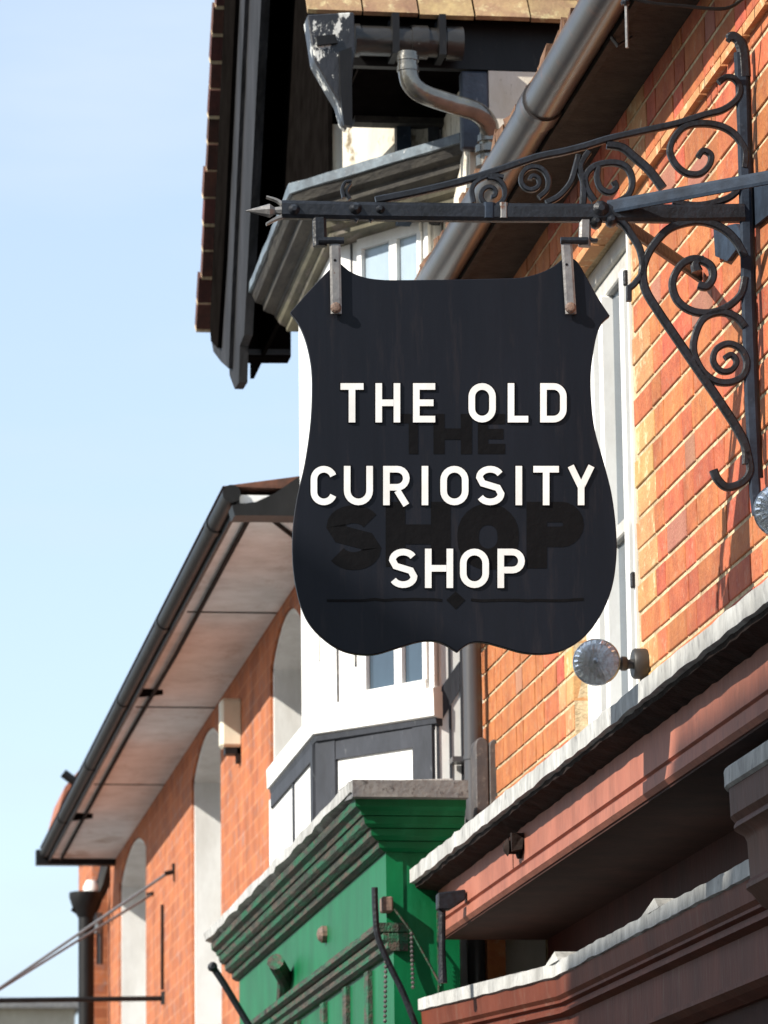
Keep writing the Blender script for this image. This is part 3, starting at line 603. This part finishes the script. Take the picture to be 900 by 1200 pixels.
# window in the near facet
def facet_pt(path, seg, t, z, off=0):
    a, b_ = Vector(path[seg]), Vector(path[seg + 1]); d = b_ - a; n = Vector((d.y, -d.x)).normalized(); p = a + d * t - n * off
    return Vector((p.x, p.y, z))
def facet_box(path, seg, t0, t1, z0, z1, o0, o1, nm, m, parent, bevel=0):
    q = [facet_pt(path, seg, t, 0, o) for t, o in ((t0, o0), (t1, o0), (t1, o1), (t0, o1))]
    return MB().hexa([Vector((p.x, p.y, z0)) for p in q], [Vector((p.x, p.y, z1)) for p in q]).build(nm, m, parent, bevel=bevel)
wz0, wz1 = 3.675, 5.16
ow = facet_box(upp, 0, .065, .70, wz0, wz0 + .04, -.01, .022, 'window', 'white', tb)
facet_box(upp, 0, .065, .70, wz1 - .04, wz1, -.01, .022, 'frame', 'white', ow)
for t0, t1 in ((.055, .095), (.30, .375), (.66, .705)): facet_box(upp, 0, t0, t1, wz0 + .04, wz1 - .04, -.01, .020, 'frame', 'white', ow)
facet_box(upp, 0, .095, .30, 4.42, 4.46, -.01, .016, 'glazing_bar', 'white', ow); facet_box(upp, 0, .375, .66, 4.42, 4.46, -.01, .016, 'glazing_bar', 'white', ow)
for t0, t1 in ((.095, .30), (.375, .66)):
    facet_box(upp, 0, t0, t1, wz0 + .04, 4.42, .001, .004, 'pane', 'glass', ow); facet_box(upp, 0, t0, t1, 4.46, wz1 - .04, .001, .004, 'pane', 'glass_pale', ow)
facet_box(upp, 0, .0, .045, 3.62, 5.28, -.01, .012, 'corner_post', 'white', tb)
facet_box(upp, 0, .80, .815, 3.80, 5.2, -.01, .0035, 'panel_groove', 'console', tb); facet_box(upp, 0, .985, .998, 3.63, 5.2, -.01, .0045, 'panel_groove', 'console', tb)
facet_box(upp, 1, .45, .48, 3.9, 5.2, -.01, .004, 'panel_groove', 'frame_grey', tb)
# oriel cornice with lead top
orp = [(2.02, 12.20), (1.577, 12.80), (1.588, 14.06)]
oz = 5.309
M['lead_blue'] = mat('blue_grey_lead', (.15, .19, .22), (.07, .085, .10), 16, .5, bump=.5, spots=(.45, .46, .45), sscale=30, slo=.6, shi=.7)
MB().sweep(orp, [(-.004, oz + .004), (-.004, oz - .026), (.012, oz - .03), (.3, oz), (.3, oz + .08)], j=.002, seg=.08).build('oriel_lead', 'lead_blue', tb)
M['mould'] = mat('weathered_moulding', (.020, .018, .017), (.060, .055, .045), 14, .85, bump=1, bscale=50, stretch=(1, .25, 2), spots=(.02, .018, .016), sscale=22)
M['mould_pale'] = mat('pale_moulding', (.17, .155, .10), (.06, .055, .04), 12, .85, bump=.6, stretch=(1, .25, 1), spots=(.14, .12, .1), sscale=22)
MB().sweep(orp, [(.004, oz - .028), (.02, oz - .055), (.045, oz - .063), (.05, oz - .085), (.085, oz - .098), (.088, oz - .108), (.3, oz - .108), (.3, oz - .028)]).build('oriel_cornice', 'mould', tb)
MB().sweep(orp, [(.092, oz - .110), (.105, oz - .13), (.125, oz - .14), (.128, oz - .155), (.3, oz - .155), (.3, oz - .110)]).build('oriel_bed_mould', 'mould_pale', tb)
# upper wall above the oriel
MB().box(1.705, 3.4, 12.76, 14.2, 5.30, 5.50).build('upper_wall', 'white_dirty', tb)
MB().prism([(1.690, 12.74, 5.2), (1.690, 14.95, 5.2), (1.690, 14.95, 5.7), (1.690, 13.7, 7.6), (1.690, 12.74, 6.2)], (.014, 0, 0)).build('front_board', 'soffit_black', tb)
facet = MB().hexa([(1.735, 12.755, 5.30), (1.99, 12.60, 5.30), (1.99, 12.76, 5.30), (1.735, 12.76, 5.30)], [(1.735, 12.755, 5.49), (1.99, 12.60, 5.49), (1.99, 12.76, 5.49), (1.735, 12.76, 5.49)]).build('peeling_panel', 'white_dirty', tb)
for x0, x1, m_ in ((1.885, 1.93, 'iron_blue'), (1.985, 2.02, 'timber')):
    MB().box(x0, x1, 12.59, 12.64, 5.14, 5.47).build('post', m_, tb)
# vertical boards on the side wall, beside the drainpipe
for x0, x1, z0, z1, m_ in ((1.987, 1.996, 3.2, 5.45, 'timber'), (2.026, 2.034, 3.3, 5.2, 'timber'), (2.062, 2.07, 3.3, 5.3, 'timber')):
    MB().box(x0, x1, YR - .003, YR + .002, z0, z1).build('board_joint', m_, tb)
MB().prism([(1.998, YR - .004, 3.58), (2.06, YR - .004, 3.68), (2.06, YR - .004, 3.77), (1.998, YR - .004, 3.68)], (0, .005, 0)).build('timber', 'timber', tb)  # diagonal cast shadow on the white wall, drawn as a thin dark strip
MB().prism([(1.998, YR - .004, 3.30), (2.10, YR - .004, 3.30), (2.10, YR - .004, 3.38), (2.05, YR - .004, 3.35)], (0, .005, 0)).build('timber', 'timber', tb)
M['peel_blue'] = mat('peeling_blue_black', (.03, .04, .06), (.06, .075, .10), 14, .5, bump=.9, bscale=50, spots=(.45, .47, .48), sscale=24, slo=.6, shi=.66)
MB().box(2.0, 2.083, 12.05, 12.09, 5.22, 5.462).build('post_head', 'peel_blue', tb, bevel=.006)

# gable roof: ridge runs square to the street
YN, YF, ZE, YC = 12.02, 15.26, 5.60, 13.64
AN = R(58); SL = math.tan(AN); ZRG = ZE + (YC - YN) * SL
XV = 1.575                                  # bargeboard plane
rf = MB()
for ya, yb in ((YN, YC), (YF, YC)):
    s_ = 1 if yb > ya else -1
    rf.prism([(XV, ya, ZE), (XV, yb, ZRG), (XV, yb, ZRG + .1), (XV, ya - s_ * .03, ZE + .02)], (2.4, 0, 0))
roof = rf.build('roof', 'soffit_black', tb)
for i in range(4):                          # boarded soffit under the verge
    x0 = 1.61 + i * .033
    MB().prism([(x0, YF - .25, ZE - .12), (x0, YC, ZRG - .12), (x0, YC, ZRG - .02), (x0, YF - .02, ZE - .03)], (.031, 0, 0)).build('verge_soffit_board', 'soffit_black', roof)
ebx = [P(x, y, Y=14.6) for x, y in ((276, 300), (341, 300), (341, 418), (276, 418))]
MB().prism(ebx, (0, .10, 0)).build('eaves_box', 'soffit_black', roof)
MB().prism([P(x, y, Y=14.59) for x, y in ((276, 409), (341, 409), (341, 415), (276, 415))], (0, .01, 0)).build('eaves_bead', 'timber', roof)
def bb(pts, X, th, nm, m): return MB().prism([P(x, y, X=X) for x, y in pts], (th, 0, 0)).build(nm, m, roof)
M['bargeblack'] = mat('worn_black_board', (.014, .014, .015), (.034, .034, .038), 14, .7, bump=.8, stretch=(1, 1, .15), spots=(.08, .078, .08), sscale=30, slo=.62, shi=.76, spec=.15)
# the far bargeboard: two boards and a moulding, running up the rake
bb([(267, 400), (269, 440), (275, 456), (280, 448), (281, 405), (286, 392), (306, 0), (322, -320), (304, -320), (288, 0)], 1.575, .03, 'bargeboard', 'bargeblack')
bb([(247, 395), (250, 412), (259, 424), (268, 432), (270, 380), (287, 0), (303, -320), (284, -320), (267, 0)], 1.56, .014, 'bargeboard', 'bargeblack')
bb([(246, 380), (247, 400), (255, 408), (262, 300), (276, 0), (292, -320), (278, -320), (263, 0)], 1.545, .014, 'bargeboard_mould', 'soffit_black')
# verge tiles on the far slope: undersides and bedding mortar seen from below
pa, pb = P(233, 378, X=1.54), P(253, 0, X=1.54); dirv = (pb - pa); nv = dirv.length / .102; dirv /= nv
up = dirv.normalized(); nr = Vector((0, up.z, -up.y))               # out of the slope
for i in range(int(nv) + 8):
    o = pa + dirv * i; jx = random.uniform(-.006, .006); jn = random.uniform(-.004, .004)
    base = Vector((XV - .045 + jx, o.y, o.z)); n_ = nr * (-1 if nr.y < 0 else 1)
    a_ = base - n_ * .07 + n_ * jn
    MB().prism([a_ - up * .003, a_ + n_ * .068 - up * .003, a_ + n_ * .062 + up * .096, a_ + up * .092], (.16, 0, 0)).build('verge_tile', 'tile_dark', roof)
    MB().prism([a_ + n_ * .001 - up * .016, a_ + n_ * .062 - up * .016, a_ + n_ * .062 - up * .0035, a_ + n_ * .001 - up * .0035], (.15, 0, 0)).build('mortar_bed', 'mortar', roof)
# near slope tiles (bottom courses along the eaves)
tw = .168; n_ind = 0; tl_rest = MB()
for row_ in range(14):
    for i in range(14):
        x0 = 1.53 + i * tw + (tw / 2 if row_ % 2 else 0) + random.uniform(-.002, .002)
        s0 = -.055 + row_ * .1; yy = YN + s0 * math.cos(AN) - .012; zz = ZE + .045 + s0 * math.sin(AN) + random.uniform(-.003, .003)
        dy, dz = .14 * math.cos((AN - R(3))), .14 * math.sin((AN - R(3))); ox, oz2 = -.014 * math.sin((AN - R(3))), .014 * math.cos((AN - R(3)))
        poly = [(x0, yy, zz), (x0, yy + dy, zz + dz), (x0, yy + dy + ox, zz + dz + oz2), (x0, yy + ox - .004, zz + oz2)]
        if row_ < 3: MB().prism(poly, (tw - .006, 0, 0)).build('roof_tile', 'tile_lichen' if row_ == 0 or random.random() < .4 else 'tile', roof)
        else: tl_rest.prism(poly, (tw - .006, 0, 0))
tl_rest.build('upper_tiles', 'tile', roof, kind='stuff')
# eaves: fascia, soffit, gutter, swan neck
MB().box(1.62, 3.4, 12.06, 12.09, 5.47, 5.62).build('eaves_fascia', 'black', roof)
MB().box(1.70, 3.4, 12.09, 12.62, 5.472, 5.485).build('eaves_soffit', 'soffit_black', roof)
MB().box(1.75, 3.4, 12.56, 12.615, 5.448, 5.470).build('eaves_bead', 'mould', roof)
M['peel_gloss'] = mat('glossy_black_iron', (.015, .014, .013), (.03, .027, .024), 16, .3, bump=.8, bscale=40, stretch=(.5, 1, 1), spots=(.35, .34, .32), sscale=26, slo=.66, shi=.70)
gt2 = MB().tube([(1.68, 11.99, 5.525), (1.985, 11.99, 5.525)], .045, 16).build('gutter', 'peel_gloss', tb, smooth=True)
MB().tube([(1.672, 11.99, 5.525), (1.686, 11.99, 5.525)], .05, 16).build('stop_end', 'peel_gloss', gt2, smooth=True)
for x in (1.84, 1.945): MB().tube([(x, 11.99, 5.525), (x + .05, 11.99, 5.525)], .051, 16).build('gutter_joint', 'peel_gloss', gt2, smooth=True)
for x in (1.78, 1.92): MB().box(x, x + .02, 11.94, 12.05, 5.475, 5.60).build('gutter_bracket', 'black', gt2)
sn = [P(478, 62, Y=11.86), P(478, 80, Y=11.86), P(482, 98, Y=11.86), P(498, 111, Y=11.87), P(530, 122, Y=11.89), P(558, 131, Y=11.91), P(572, 146, Y=11.95), P(573, 165, Y=11.98), P(573, 195, Y=11.98)]
dp = MB().tube(smoothpath([tuple(p) for p in sn], 6), .030, 16).build('swan_neck', 'pipe_black', tb, smooth=True)
for (a, b_) in ((66, 72), (78, 84)): MB().tube([P(478, a, Y=11.86), P(478, b_, Y=11.86)], .033, 14).build('pipe_collar', 'pipe_black', dp, smooth=True)
for (a, b_, r_) in ((160, 167, .036), (172, 180, .042), (184, 196, .04)): MB().tube([P(573, a, Y=11.98), P(573, b_, Y=11.98)], r_, 14).build('pipe_collar', 'pipe_black', dp, smooth=True)
pt = P(555, 880, Y=12.52)
dpp = thing('drainpipe', 'grey plastic drainpipe between the white timber wall and the orange brick wall', 'drainpipe', (pt.x, 12.52, 0))
MB().tube([(pt.x - .0, 12.52, .1), (pt.x, 12.52, 3.6), (pt.x - .004, 12.52, 4.6), (pt.x + .01, 12.52, 5.0), (pt.x + .01, 12.52, 5.12)], .029, 18).build('pipe', 'pipe', dpp, smooth=True)
for zz in (3.88, 3.46): MB().tube([(pt.x, 12.52, zz - .006), (pt.x, 12.52, zz + .006)], .032, 18).build('pipe_clip', 'pipe', dpp, smooth=True)
for zz in (3.88, 3.46): MB().box(pt.x - .06, pt.x + .06, 12.54, 12.61, zz - .008, zz + .008).build('clip_ear', 'pipe', dpp)
# near bargeboard foot (peeling bracket)
yb = 11.86
ft = [(360, 17), (415, 14), (416, 60), (412, 100), (409, 146), (402, 140), (396, 118), (384, 98), (368, 70)]
MB().prism([P(x, y, Y=yb) for x, y in ft], (0, .09, 0)).build('bargeboard_foot', 'peel_black', roof, bevel=.004)
MB().prism([P(x, y, Y=yb - .02) for x, y in ((398, 60), (412, 55), (413, 148), (403, 146), (399, 110))], (0, .02, 0)).build('foot_strap', 'black', roof)
MB().prism([P(x, y, Y=yb - .012) for x, y in ((371, 42), (393, 40), (396, 50), (372, 53))], (0, .012, 0)).build('foot_mould', 'black', roof)

# ================================================================== green shopfront
gs = thing('shopfront', 'bright green shopfront with worn mouldings and grey lead capping under the timber bay', 'shopfront', (1.9, 13.5, 0))
GX, GY = 1.662, 12.13
gz0 = 3.335
MB().sweep([(2.0, GY - .01), (GX, GY - .01)], [(0, gz0), (0, gz0 - .05), (.03, gz0 - .052), (.3, gz0 - .03), (.3, gz0 + .012)], j=.0006, seg=.12).build('lead_capping', 'lead_grey', gs)
MB().sweep([(GX - .008, GY + .004), (GX - .008, 16.3)], [(0, gz0 - .003), (0, gz0 - .035), (.03, gz0 - .042), (.3, gz0 - .034), (.3, gz0 + .006)], j=.004, seg=.11).build('lead_capping', 'lead_white', gs)
profs = [[(.012, gz0 - .05), (.014, gz0 - .072), (.03, gz0 - .082), (.034, gz0 - .095)], [(.04, gz0 - .097), (.044, gz0 - .118), (.056, gz0 - .128)],
         [(.064, gz0 - .13), (.066, gz0 - .15), (.082, gz0 - .162)], [(.09, gz0 - .164), (.092, gz0 - .182), (.108, gz0 - .192)]]
for pr in profs:
    cp = pr + [(.3, pr[-1][1]), (.3, pr[0][1])]
    MB().sweep([(2.0, GY + .02), (GX, GY + .02), (GX, 16.25)], cp, only=(0, 1)).build('cornice_return', 'green', gs)
    MB().sweep([(2.0, GY + .02), (GX, GY + .02), (GX, 16.25)], cp, only=(1, 2)).build('cornice_moulding', 'green_worn', gs)
# side panel (faces the camera) and front fascia
MB().box(GX + .135, 1.992, GY + .14, GY + .3, .2, gz0 - .10).build('side_panel', 'green', gs)
MB().box(1.925, 1.929, GY + .134, GY + .14, .2, gz0 - .15).build('panel_joint', 'green_worn', gs)
MB().sweep([(GX + .115, GY + .135), (GX + .115, 16.2)], [(0, gz0 - .19), (0, gz0 - .40), (.05, gz0 - .40), (.05, gz0 - .19)]).build('fascia', 'green', gs)
for dz_, o in ((.40, -.03), (.43, -.012), (.455, .0)):
    MB().sweep([(GX + .115, GY + .12), (GX + .115, 16.2)], [(o, gz0 - dz_), (o, gz0 - dz_ - .018), (o + .012, gz0 - dz_ - .026), (.06, gz0 - dz_ - .026), (.06, gz0 - dz_)]).build('lower_moulding', 'green_worn', gs)
MB().sweep([(GX + .14, GY + .15), (GX + .14, 16.2)], [(0, gz0 - .48), (0, .2), (.05, .2), (.05, gz0 - .48)]).build('front_panel', 'green', gs)
for yy in (12.75, 13.25, 13.8, 14.5, 15.2): MB().box(GX + .126, GX + .142, yy, yy + .09, .3, gz0 - .49).build('mullion', 'green_worn', gs)
c1 = P(377, 1095, X=GX + .1)
MB().lathe(c1, (-1, 0, 0), [(.028, -.02), (.028, .0), (.018, .012), (.004, .016)], 12).build('boss', 'rust', gs)
c1 = P(335, 1148, X=GX + .1)
MB().tube([c1 + Vector((-.05, -.12, .05)), c1, c1 + Vector((0.02, .2, -.05))], .03, 10).build('roller_end', 'green_worn', gs)
aw = thing('blind_arm', 'black iron blind arm leaning down across the green shopfront corner', 'blind arm', tuple(P(440, 1045, Y=GY + .08)))
MB().tube(smoothpath([tuple(P(x, y, Y=GY + .08)) for x, y in ((439, 1040), (440, 1070), (443, 1098), (456, 1130), (473, 1165), (492, 1215))]), .0095, 8).build('rod', 'iron', aw, smooth=True)
MB().box(*[v for p in ((P(448, 1052, Y=GY + .08).x, P(461, 1052, Y=GY + .08).x),) for v in p], GY + .085, GY + .139, P(450, 1068, Y=GY + .08).z, P(450, 1050, Y=GY + .08).z).build('hinge_block', 'rust', aw, bevel=.004)
ch = MB()
for (xa, ya, xb, yb2) in ((452, 1125, 451, 1200), (482, 1092, 484, 1160)):
    n = 13
    for i in range(n):
        p, q = P(xa + (xb - xa) * i / n, ya + (yb2 - ya) * i / n, Y=GY + .08), P(xa + (xb - xa) * (i + .8) / n, ya + (yb2 - ya) * (i + .8) / n, Y=GY + .08)
        ch.tube([p, p.lerp(q, .5), q], [.003, .006, .003], 6)
ch.build('chain', 'console', aw)
MB().tube([P(462, 1065, Y=GY + .08), P(482, 1092, Y=GY + .08), P(517, 1155, Y=GY + .08)], .0035, 6).build('stay_rod', 'green_worn', aw)
ar = thing('leaning_rod', 'thin black rod slanting in front of the far brick wall, left of the green shopfront', 'rod', tuple(P(290, 1200, Y=15)))
MB().tube([P(248, 1131, Y=15), P(262, 1152, Y=15), P(298, 1212, Y=15)], .012, 8).build('rod', 'iron', ar, smooth=True)
MB().lathe(P(249, 1133, Y=15), (0, -1, 0), [(.008, -.02), (.017, -.012), (.017, .012), (.008, .02)], 10).build('rod_end', 'iron', ar)

# ================================================================== far brick building
fbld = thing('brick_building', 'far orange brick building with arched white windows and dirty white boxed eaves', 'building', (2.4, 20, 0))
XF, FY0, FY1, FZ = 1.98, 14.9, 25.15, 4.644
wins = []
for pa, pb in ((318, 356), (225, 259), (140, 171)):
    ya = P(pb, 1000, X=XF).y; yb_ = P(pa, 1000, X=XF).y; wins.append((ya, yb_))
def zt_at(px, py): return P(px, py, X=XF).z
arch_z = [4.60, 4.60, 4.60]
fw_ = MB(); cur = FY0
for (ya, yb_), az_ in zip(wins, arch_z):
    fw_.box(XF, XF + .35, cur, ya, 0, FZ + .02)
    n = 12; sp = az_ - .14
    top = [(XF, ya + (yb_ - ya) * i / n, sp + .14 * math.sin(math.pi * i / n) ** .8) for i in range(n + 1)]
    fw_.prism([(XF, ya, FZ + .02)] + top + [(XF, yb_, FZ + .02)], (.35, 0, 0)); cur = yb_
    fw_.box(XF, XF + .35, ya, yb_, 0, 2.6)
fw_.box(XF, XF + .35, cur, FY1, 0, FZ + .02)
fw_.build('wall', 'far_brick', fbld)
for (ya, yb_), az_ in zip(wins, arch_z):
    f_ = MB().box(XF + .012, XF + .33, yb_ - .03, yb_ - .001, 2.6, az_ - .12).build('window', 'white', fbld)
    MB().box(XF + .27, XF + .33, ya + .02, yb_ - .03, 2.6, az_).build('frame', 'white', f_)
    MB().box(XF + .25, XF + .28, ya + .12, yb_ - .14, 2.75, az_ - .25).build('pane', 'glass', f_)
    MB().box(XF + .22, XF + .27, (ya + yb_) / 2 - .02, (ya + yb_) / 2 + .02, 2.6, az_ - .1).build('glazing_bar', 'white', f_)
    n = 12; sp = az_ - .14
    so_ = [(XF + .012, ya + .002 + (yb_ - ya - .004) * i / n, sp - .004 + .14 * math.sin(math.pi * i / n) ** .8) for i in range(n + 1)]
    so2 = [(x, y, z - .02) for x, y, z in reversed(so_)]
    MB().prism(so_ + so2, (.3, 0, 0)).build('arch_lining', 'white', f_)
# eaves
EX = 1.60
MB().box(EX, XF + .1, 14.5, 24.6, FZ, FZ + .03).build('soffit', 'soffit_white', fbld)
for y in (16.6, 19.0, 21.5): MB().box(EX + .02, XF, y, y + .012, FZ - .004, FZ).build('soffit_joint', 'crumble', fbld)
for y, s_ in ((18.5, .22), (22.6, .3)): MB().prism([(EX + .01, y, FZ - .006), (EX + .10, y + .03, FZ - .006), (EX + .11, y + s_ * .6, FZ - .006), (EX + .01, y + s_, FZ - .006)], (0, 0, .005)).build('soffit_gap', 'soffit_black', fbld)
MB().tube([(EX + .055, 14.6, FZ - .012), (EX + .06, 17.5, FZ - .02), (EX + .055, 20, FZ - .012), (EX + .06, 24.5, FZ - .015)], .009, 6).build('cable', 'crumble', fbld)
MB().tube([P(305, 603, Z=FZ - .01), P(320, 610, Z=FZ - .01), P(348, 632, Z=FZ - .01)], .008, 6).build('cable', 'crumble', fbld)
MB().box(EX - .012, EX + .0, 14.5, 24.6, FZ - .02, FZ + .05).build('eaves_board', 'black', fbld)
g_ = MB(); g_.tube([(EX - .03, 14.48, FZ + .03), (EX - .03, 24.6, FZ + .03)], .032, 14); fg = g_.build('gutter', 'black', fbld, smooth=True)
for y in range(15, 25, 2): MB().tube([(EX - .03, y, FZ + .03), (EX - .03, y + .08, FZ + .03)], .037, 14).build('gutter_joint', 'black', fg, smooth=True)
MB().box(EX - .08, XF + .05, 24.58, 24.66, FZ - .035, FZ + .05).build('far_verge', 'black', fbld)
rt = [(EX - .08, 14.46, FZ + .07), (EX - .08, 14.46, FZ + .02), (XF + .4, 14.46, FZ - .02), (XF + 1.4, 14.46, FZ + .55), (XF + 1.4, 14.46, FZ + .65)]
p_r = [P(272, 592, Y=14.46), P(300, 588, Y=14.46), P(322, 578, Y=14.46), P(348, 560, Y=14.46), P(420, 518, Y=14.46), P(420, 606, Y=14.46), P(310, 604, Y=14.46), P(275, 604, Y=14.46)]
MB().prism(p_r, (0, .12, 0)).build('near_verge', 'black', fbld)
MB().prism([(EX - .06, 14.5, FZ + .06), (EX + .6, 14.5, FZ + .16), (EX + 2.6, 14.5, FZ + .75), (EX + 2.6, 14.5, FZ + .5), (EX + .5, 14.5, FZ + .05)], (0, 10.1, 0)).build('roof', 'tile_dark', fbld)
# alarm box
ab = thing('alarm_box', 'cream rectangular alarm box on a small black bracket high on the far brick wall', 'alarm box', tuple(P(272, 880, X=XF)))
ya = P(259, 845, X=XF).y; ya2 = P(284, 845, X=XF).y
cA, cB = P(258, 816, X=1.90), P(284, 876, X=1.93)
yA = P(272, 845, X=XF - .04).y
MB().box(P(259, 845, Y=yA).x, P(285, 845, Y=yA).x, yA, yA + .1, P(272, 875, Y=yA).z, P(272, 818, Y=yA).z).build('case', 'cream', ab, bevel=.012)
MB().box(P(264, 845, Y=yA).x, P(285, 845, Y=yA).x, yA + .01, yA + .08, P(272, 883, Y=yA).z, P(272, 876, Y=yA).z).build('lamp_strip', 'black', ab)
MB().box(P(278, 845, Y=yA).x, P(282, 845, Y=yA).x, yA + .01, yA + .08, P(272, 892, Y=yA).z, P(272, 876, Y=yA).z).build('bracket', 'crumble', ab)
# hopper and drainpipe at far corner
XH = 1.84
hp = thing('drainpipe', 'black iron drainpipe with hopper head at the far left corner of the brick building', 'drainpipe', tuple(P(101, 1200, X=XH)))
yh = P(101, 1080, X=XH).y
def H(px, py): return P(px, py, Y=yh)
MB().tube([H(101, 1240), H(101, 1095), H(101, 1060)], .047, 12).build('pipe', 'black', hp, smooth=True)
MB().tube([H(101, 1075), H(101, 1064), H(101, 1052), H(101, 1046)], [.05, .08, .10, .10], 14).build('hopper', 'black', hp, smooth=True)
MB().tube([H(92, 1066), H(86, 1062)], .03, 8).build('hopper_ear', 'black', hp)
MB().tube([H(117, 1130), H(117, 1078)], .02, 8).build('branch', 'pipe', hp, smooth=True) 
MB().tube([H(112, 1094), H(114, 1086), H(113, 1070)], .035, 8).build('elbow', 'lead_blue', hp, smooth=True)
MB().tube([H(107, 1048), H(107, 1040), H(107, 1032)], [.045, .05, .03], 12).build('white_cap', 'white', hp, smooth=True)
MB().tube([H(114, 1050), H(120, 1038), H(127, 1010)], .04, 8).build('offset_pipe', 'black', hp, smooth=True)
# next building beyond: narrow brick end + red roof
nb = thing('brick_building', 'narrow brick building end with small red tiled roof beyond the white eaves', 'building', (2.2, 26, 0))
MB().box(P(92, 1100, Y=26.4).x, 2.6, 25.3, 26.4, 0, 5.0).build('wall', 'far_brick', nb)
M['tile_red'] = mat('red_clay_roof', (.36, .14, .085), (.28, .10, .06), 4, .9, bump=.5, bscale=20)
MB().prism([P(60, 982, Y=26), P(76, 922, Y=26), P(112, 880, Y=26), P(165, 850, Y=26), P(165, 985, Y=26)], (0, 1.0, 0)).build('roof', 'tile_red', nb)
MB().tube([P(74, 906, Y=25.9), P(82, 912, Y=25.9), P(96, 922, Y=25.9)], .028, 8).build('gutter_end', 'black', nb)
MB().prism([P(66, 985, Y=25.95), P(72, 940, Y=25.95), P(80, 925, Y=25.95), P(82, 950, Y=25.95), P(74, 988, Y=25.95)], (0, .05, 0)).build('verge', 'tile_dark', nb)
MB().prism([P(54, 982, Y=25.97), P(62, 972, Y=25.97), P(70, 976, Y=25.97), P(62, 984, Y=25.97)], (0, .05, 0)).build('eaves_end', 'tile_red', nb)
# sign arm with stay wires, reaching over the street
arm = thing('projecting_arm', 'thin black horizontal arm with two stay wires reaching out from the far brick wall', 'bracket arm', tuple(P(193, 1171, X=XF)))
yr = P(193, 1171, X=XF).y
MB().tube([P(193, 1170, Y=yr), P(-60, 1173, Y=yr)], .013, 8).build('arm', 'black', arm)
MB().tube([P(193, 1162, Y=yr), P(193, 1177, Y=yr)], .02, 8).build('wall_plate', 'black', arm)
yw = P(205, 1021, X=XF).y; yv = P(180, 1046, X=XF).y
tipA = P(-30, 1178, Y=yr)
M['wire'] = mat('grey_wire', (.10, .10, .11), (.14, .14, .15), 5, .5)
MB().tube([P(198, 1022, Y=yw), tipA], .0075, 6).build('stay_wire', 'wire', arm)
MB().tube([P(178, 1048, Y=yv), tipA], .0075, 6).build('stay_wire', 'wire', arm)
for px, py, yy in ((205, 1021, yw), (184, 1046, yv)):
    MB().tube([P(px - 12, py + 3, Y=yy), P(px, py, Y=yy)], .012, 6).build('wire_anchor', 'crumble', arm)
    MB().tube([P(px - 1, py - 9, Y=yy), P(px + 1, py + 12, Y=yy)], .012, 6).build('anchor_plate', 'crumble', arm)
MB().tube([P(190, 1060, X=XF - .01), P(190, 1160, X=XF - .01)], .008, 6).build('cable', 'crumble', arm)
# distant roofs at the bottom left
dr = thing('distant_building', 'pale beige building roof far down the street at the lower left', 'building', (-3, 70, 0))
pz = P(0, 1182, Y=70)
MB().box(-9, P(88, 1190, Y=70).x, 70, 78, 0, pz.z).build('wall', 'beige', dr)
MB().box(-9.2, P(88, 1190, Y=70).x + .1, 69.8, 78.2, pz.z, pz.z + .16).build('parapet', 'lead_grey', dr)
for i in range(5):
    f_ = MB().box(-7.5 + i * 1.6, -6.6 + i * 1.6, 69.95, 70.05, 4, 5.6).build('window', 'white', dr)
    MB().box(-7.4 + i * 1.6, -6.7 + i * 1.6, 69.92, 69.96, 4.1, 5.5).build('pane', 'glass', f_)
# hanging pin under the gutter
pn = thing('hanging_pin', 'thin grey metal pin hanging below the gutter near the top right', 'pin', tuple(P(734, 0, Y=9.0)))
MB().tube([P(733, -12, Y=9.2), P(734, 10, Y=9.2), P(735, 56, Y=9.2)], .0042, 8).build('rod', 'galv', pn)
MB().lathe(P(733, 3, Y=9.2), (0, 0, 1), [(.009, -.006), (.012, 0), (.009, .006)], 10).build('collar', 'iron', pn)
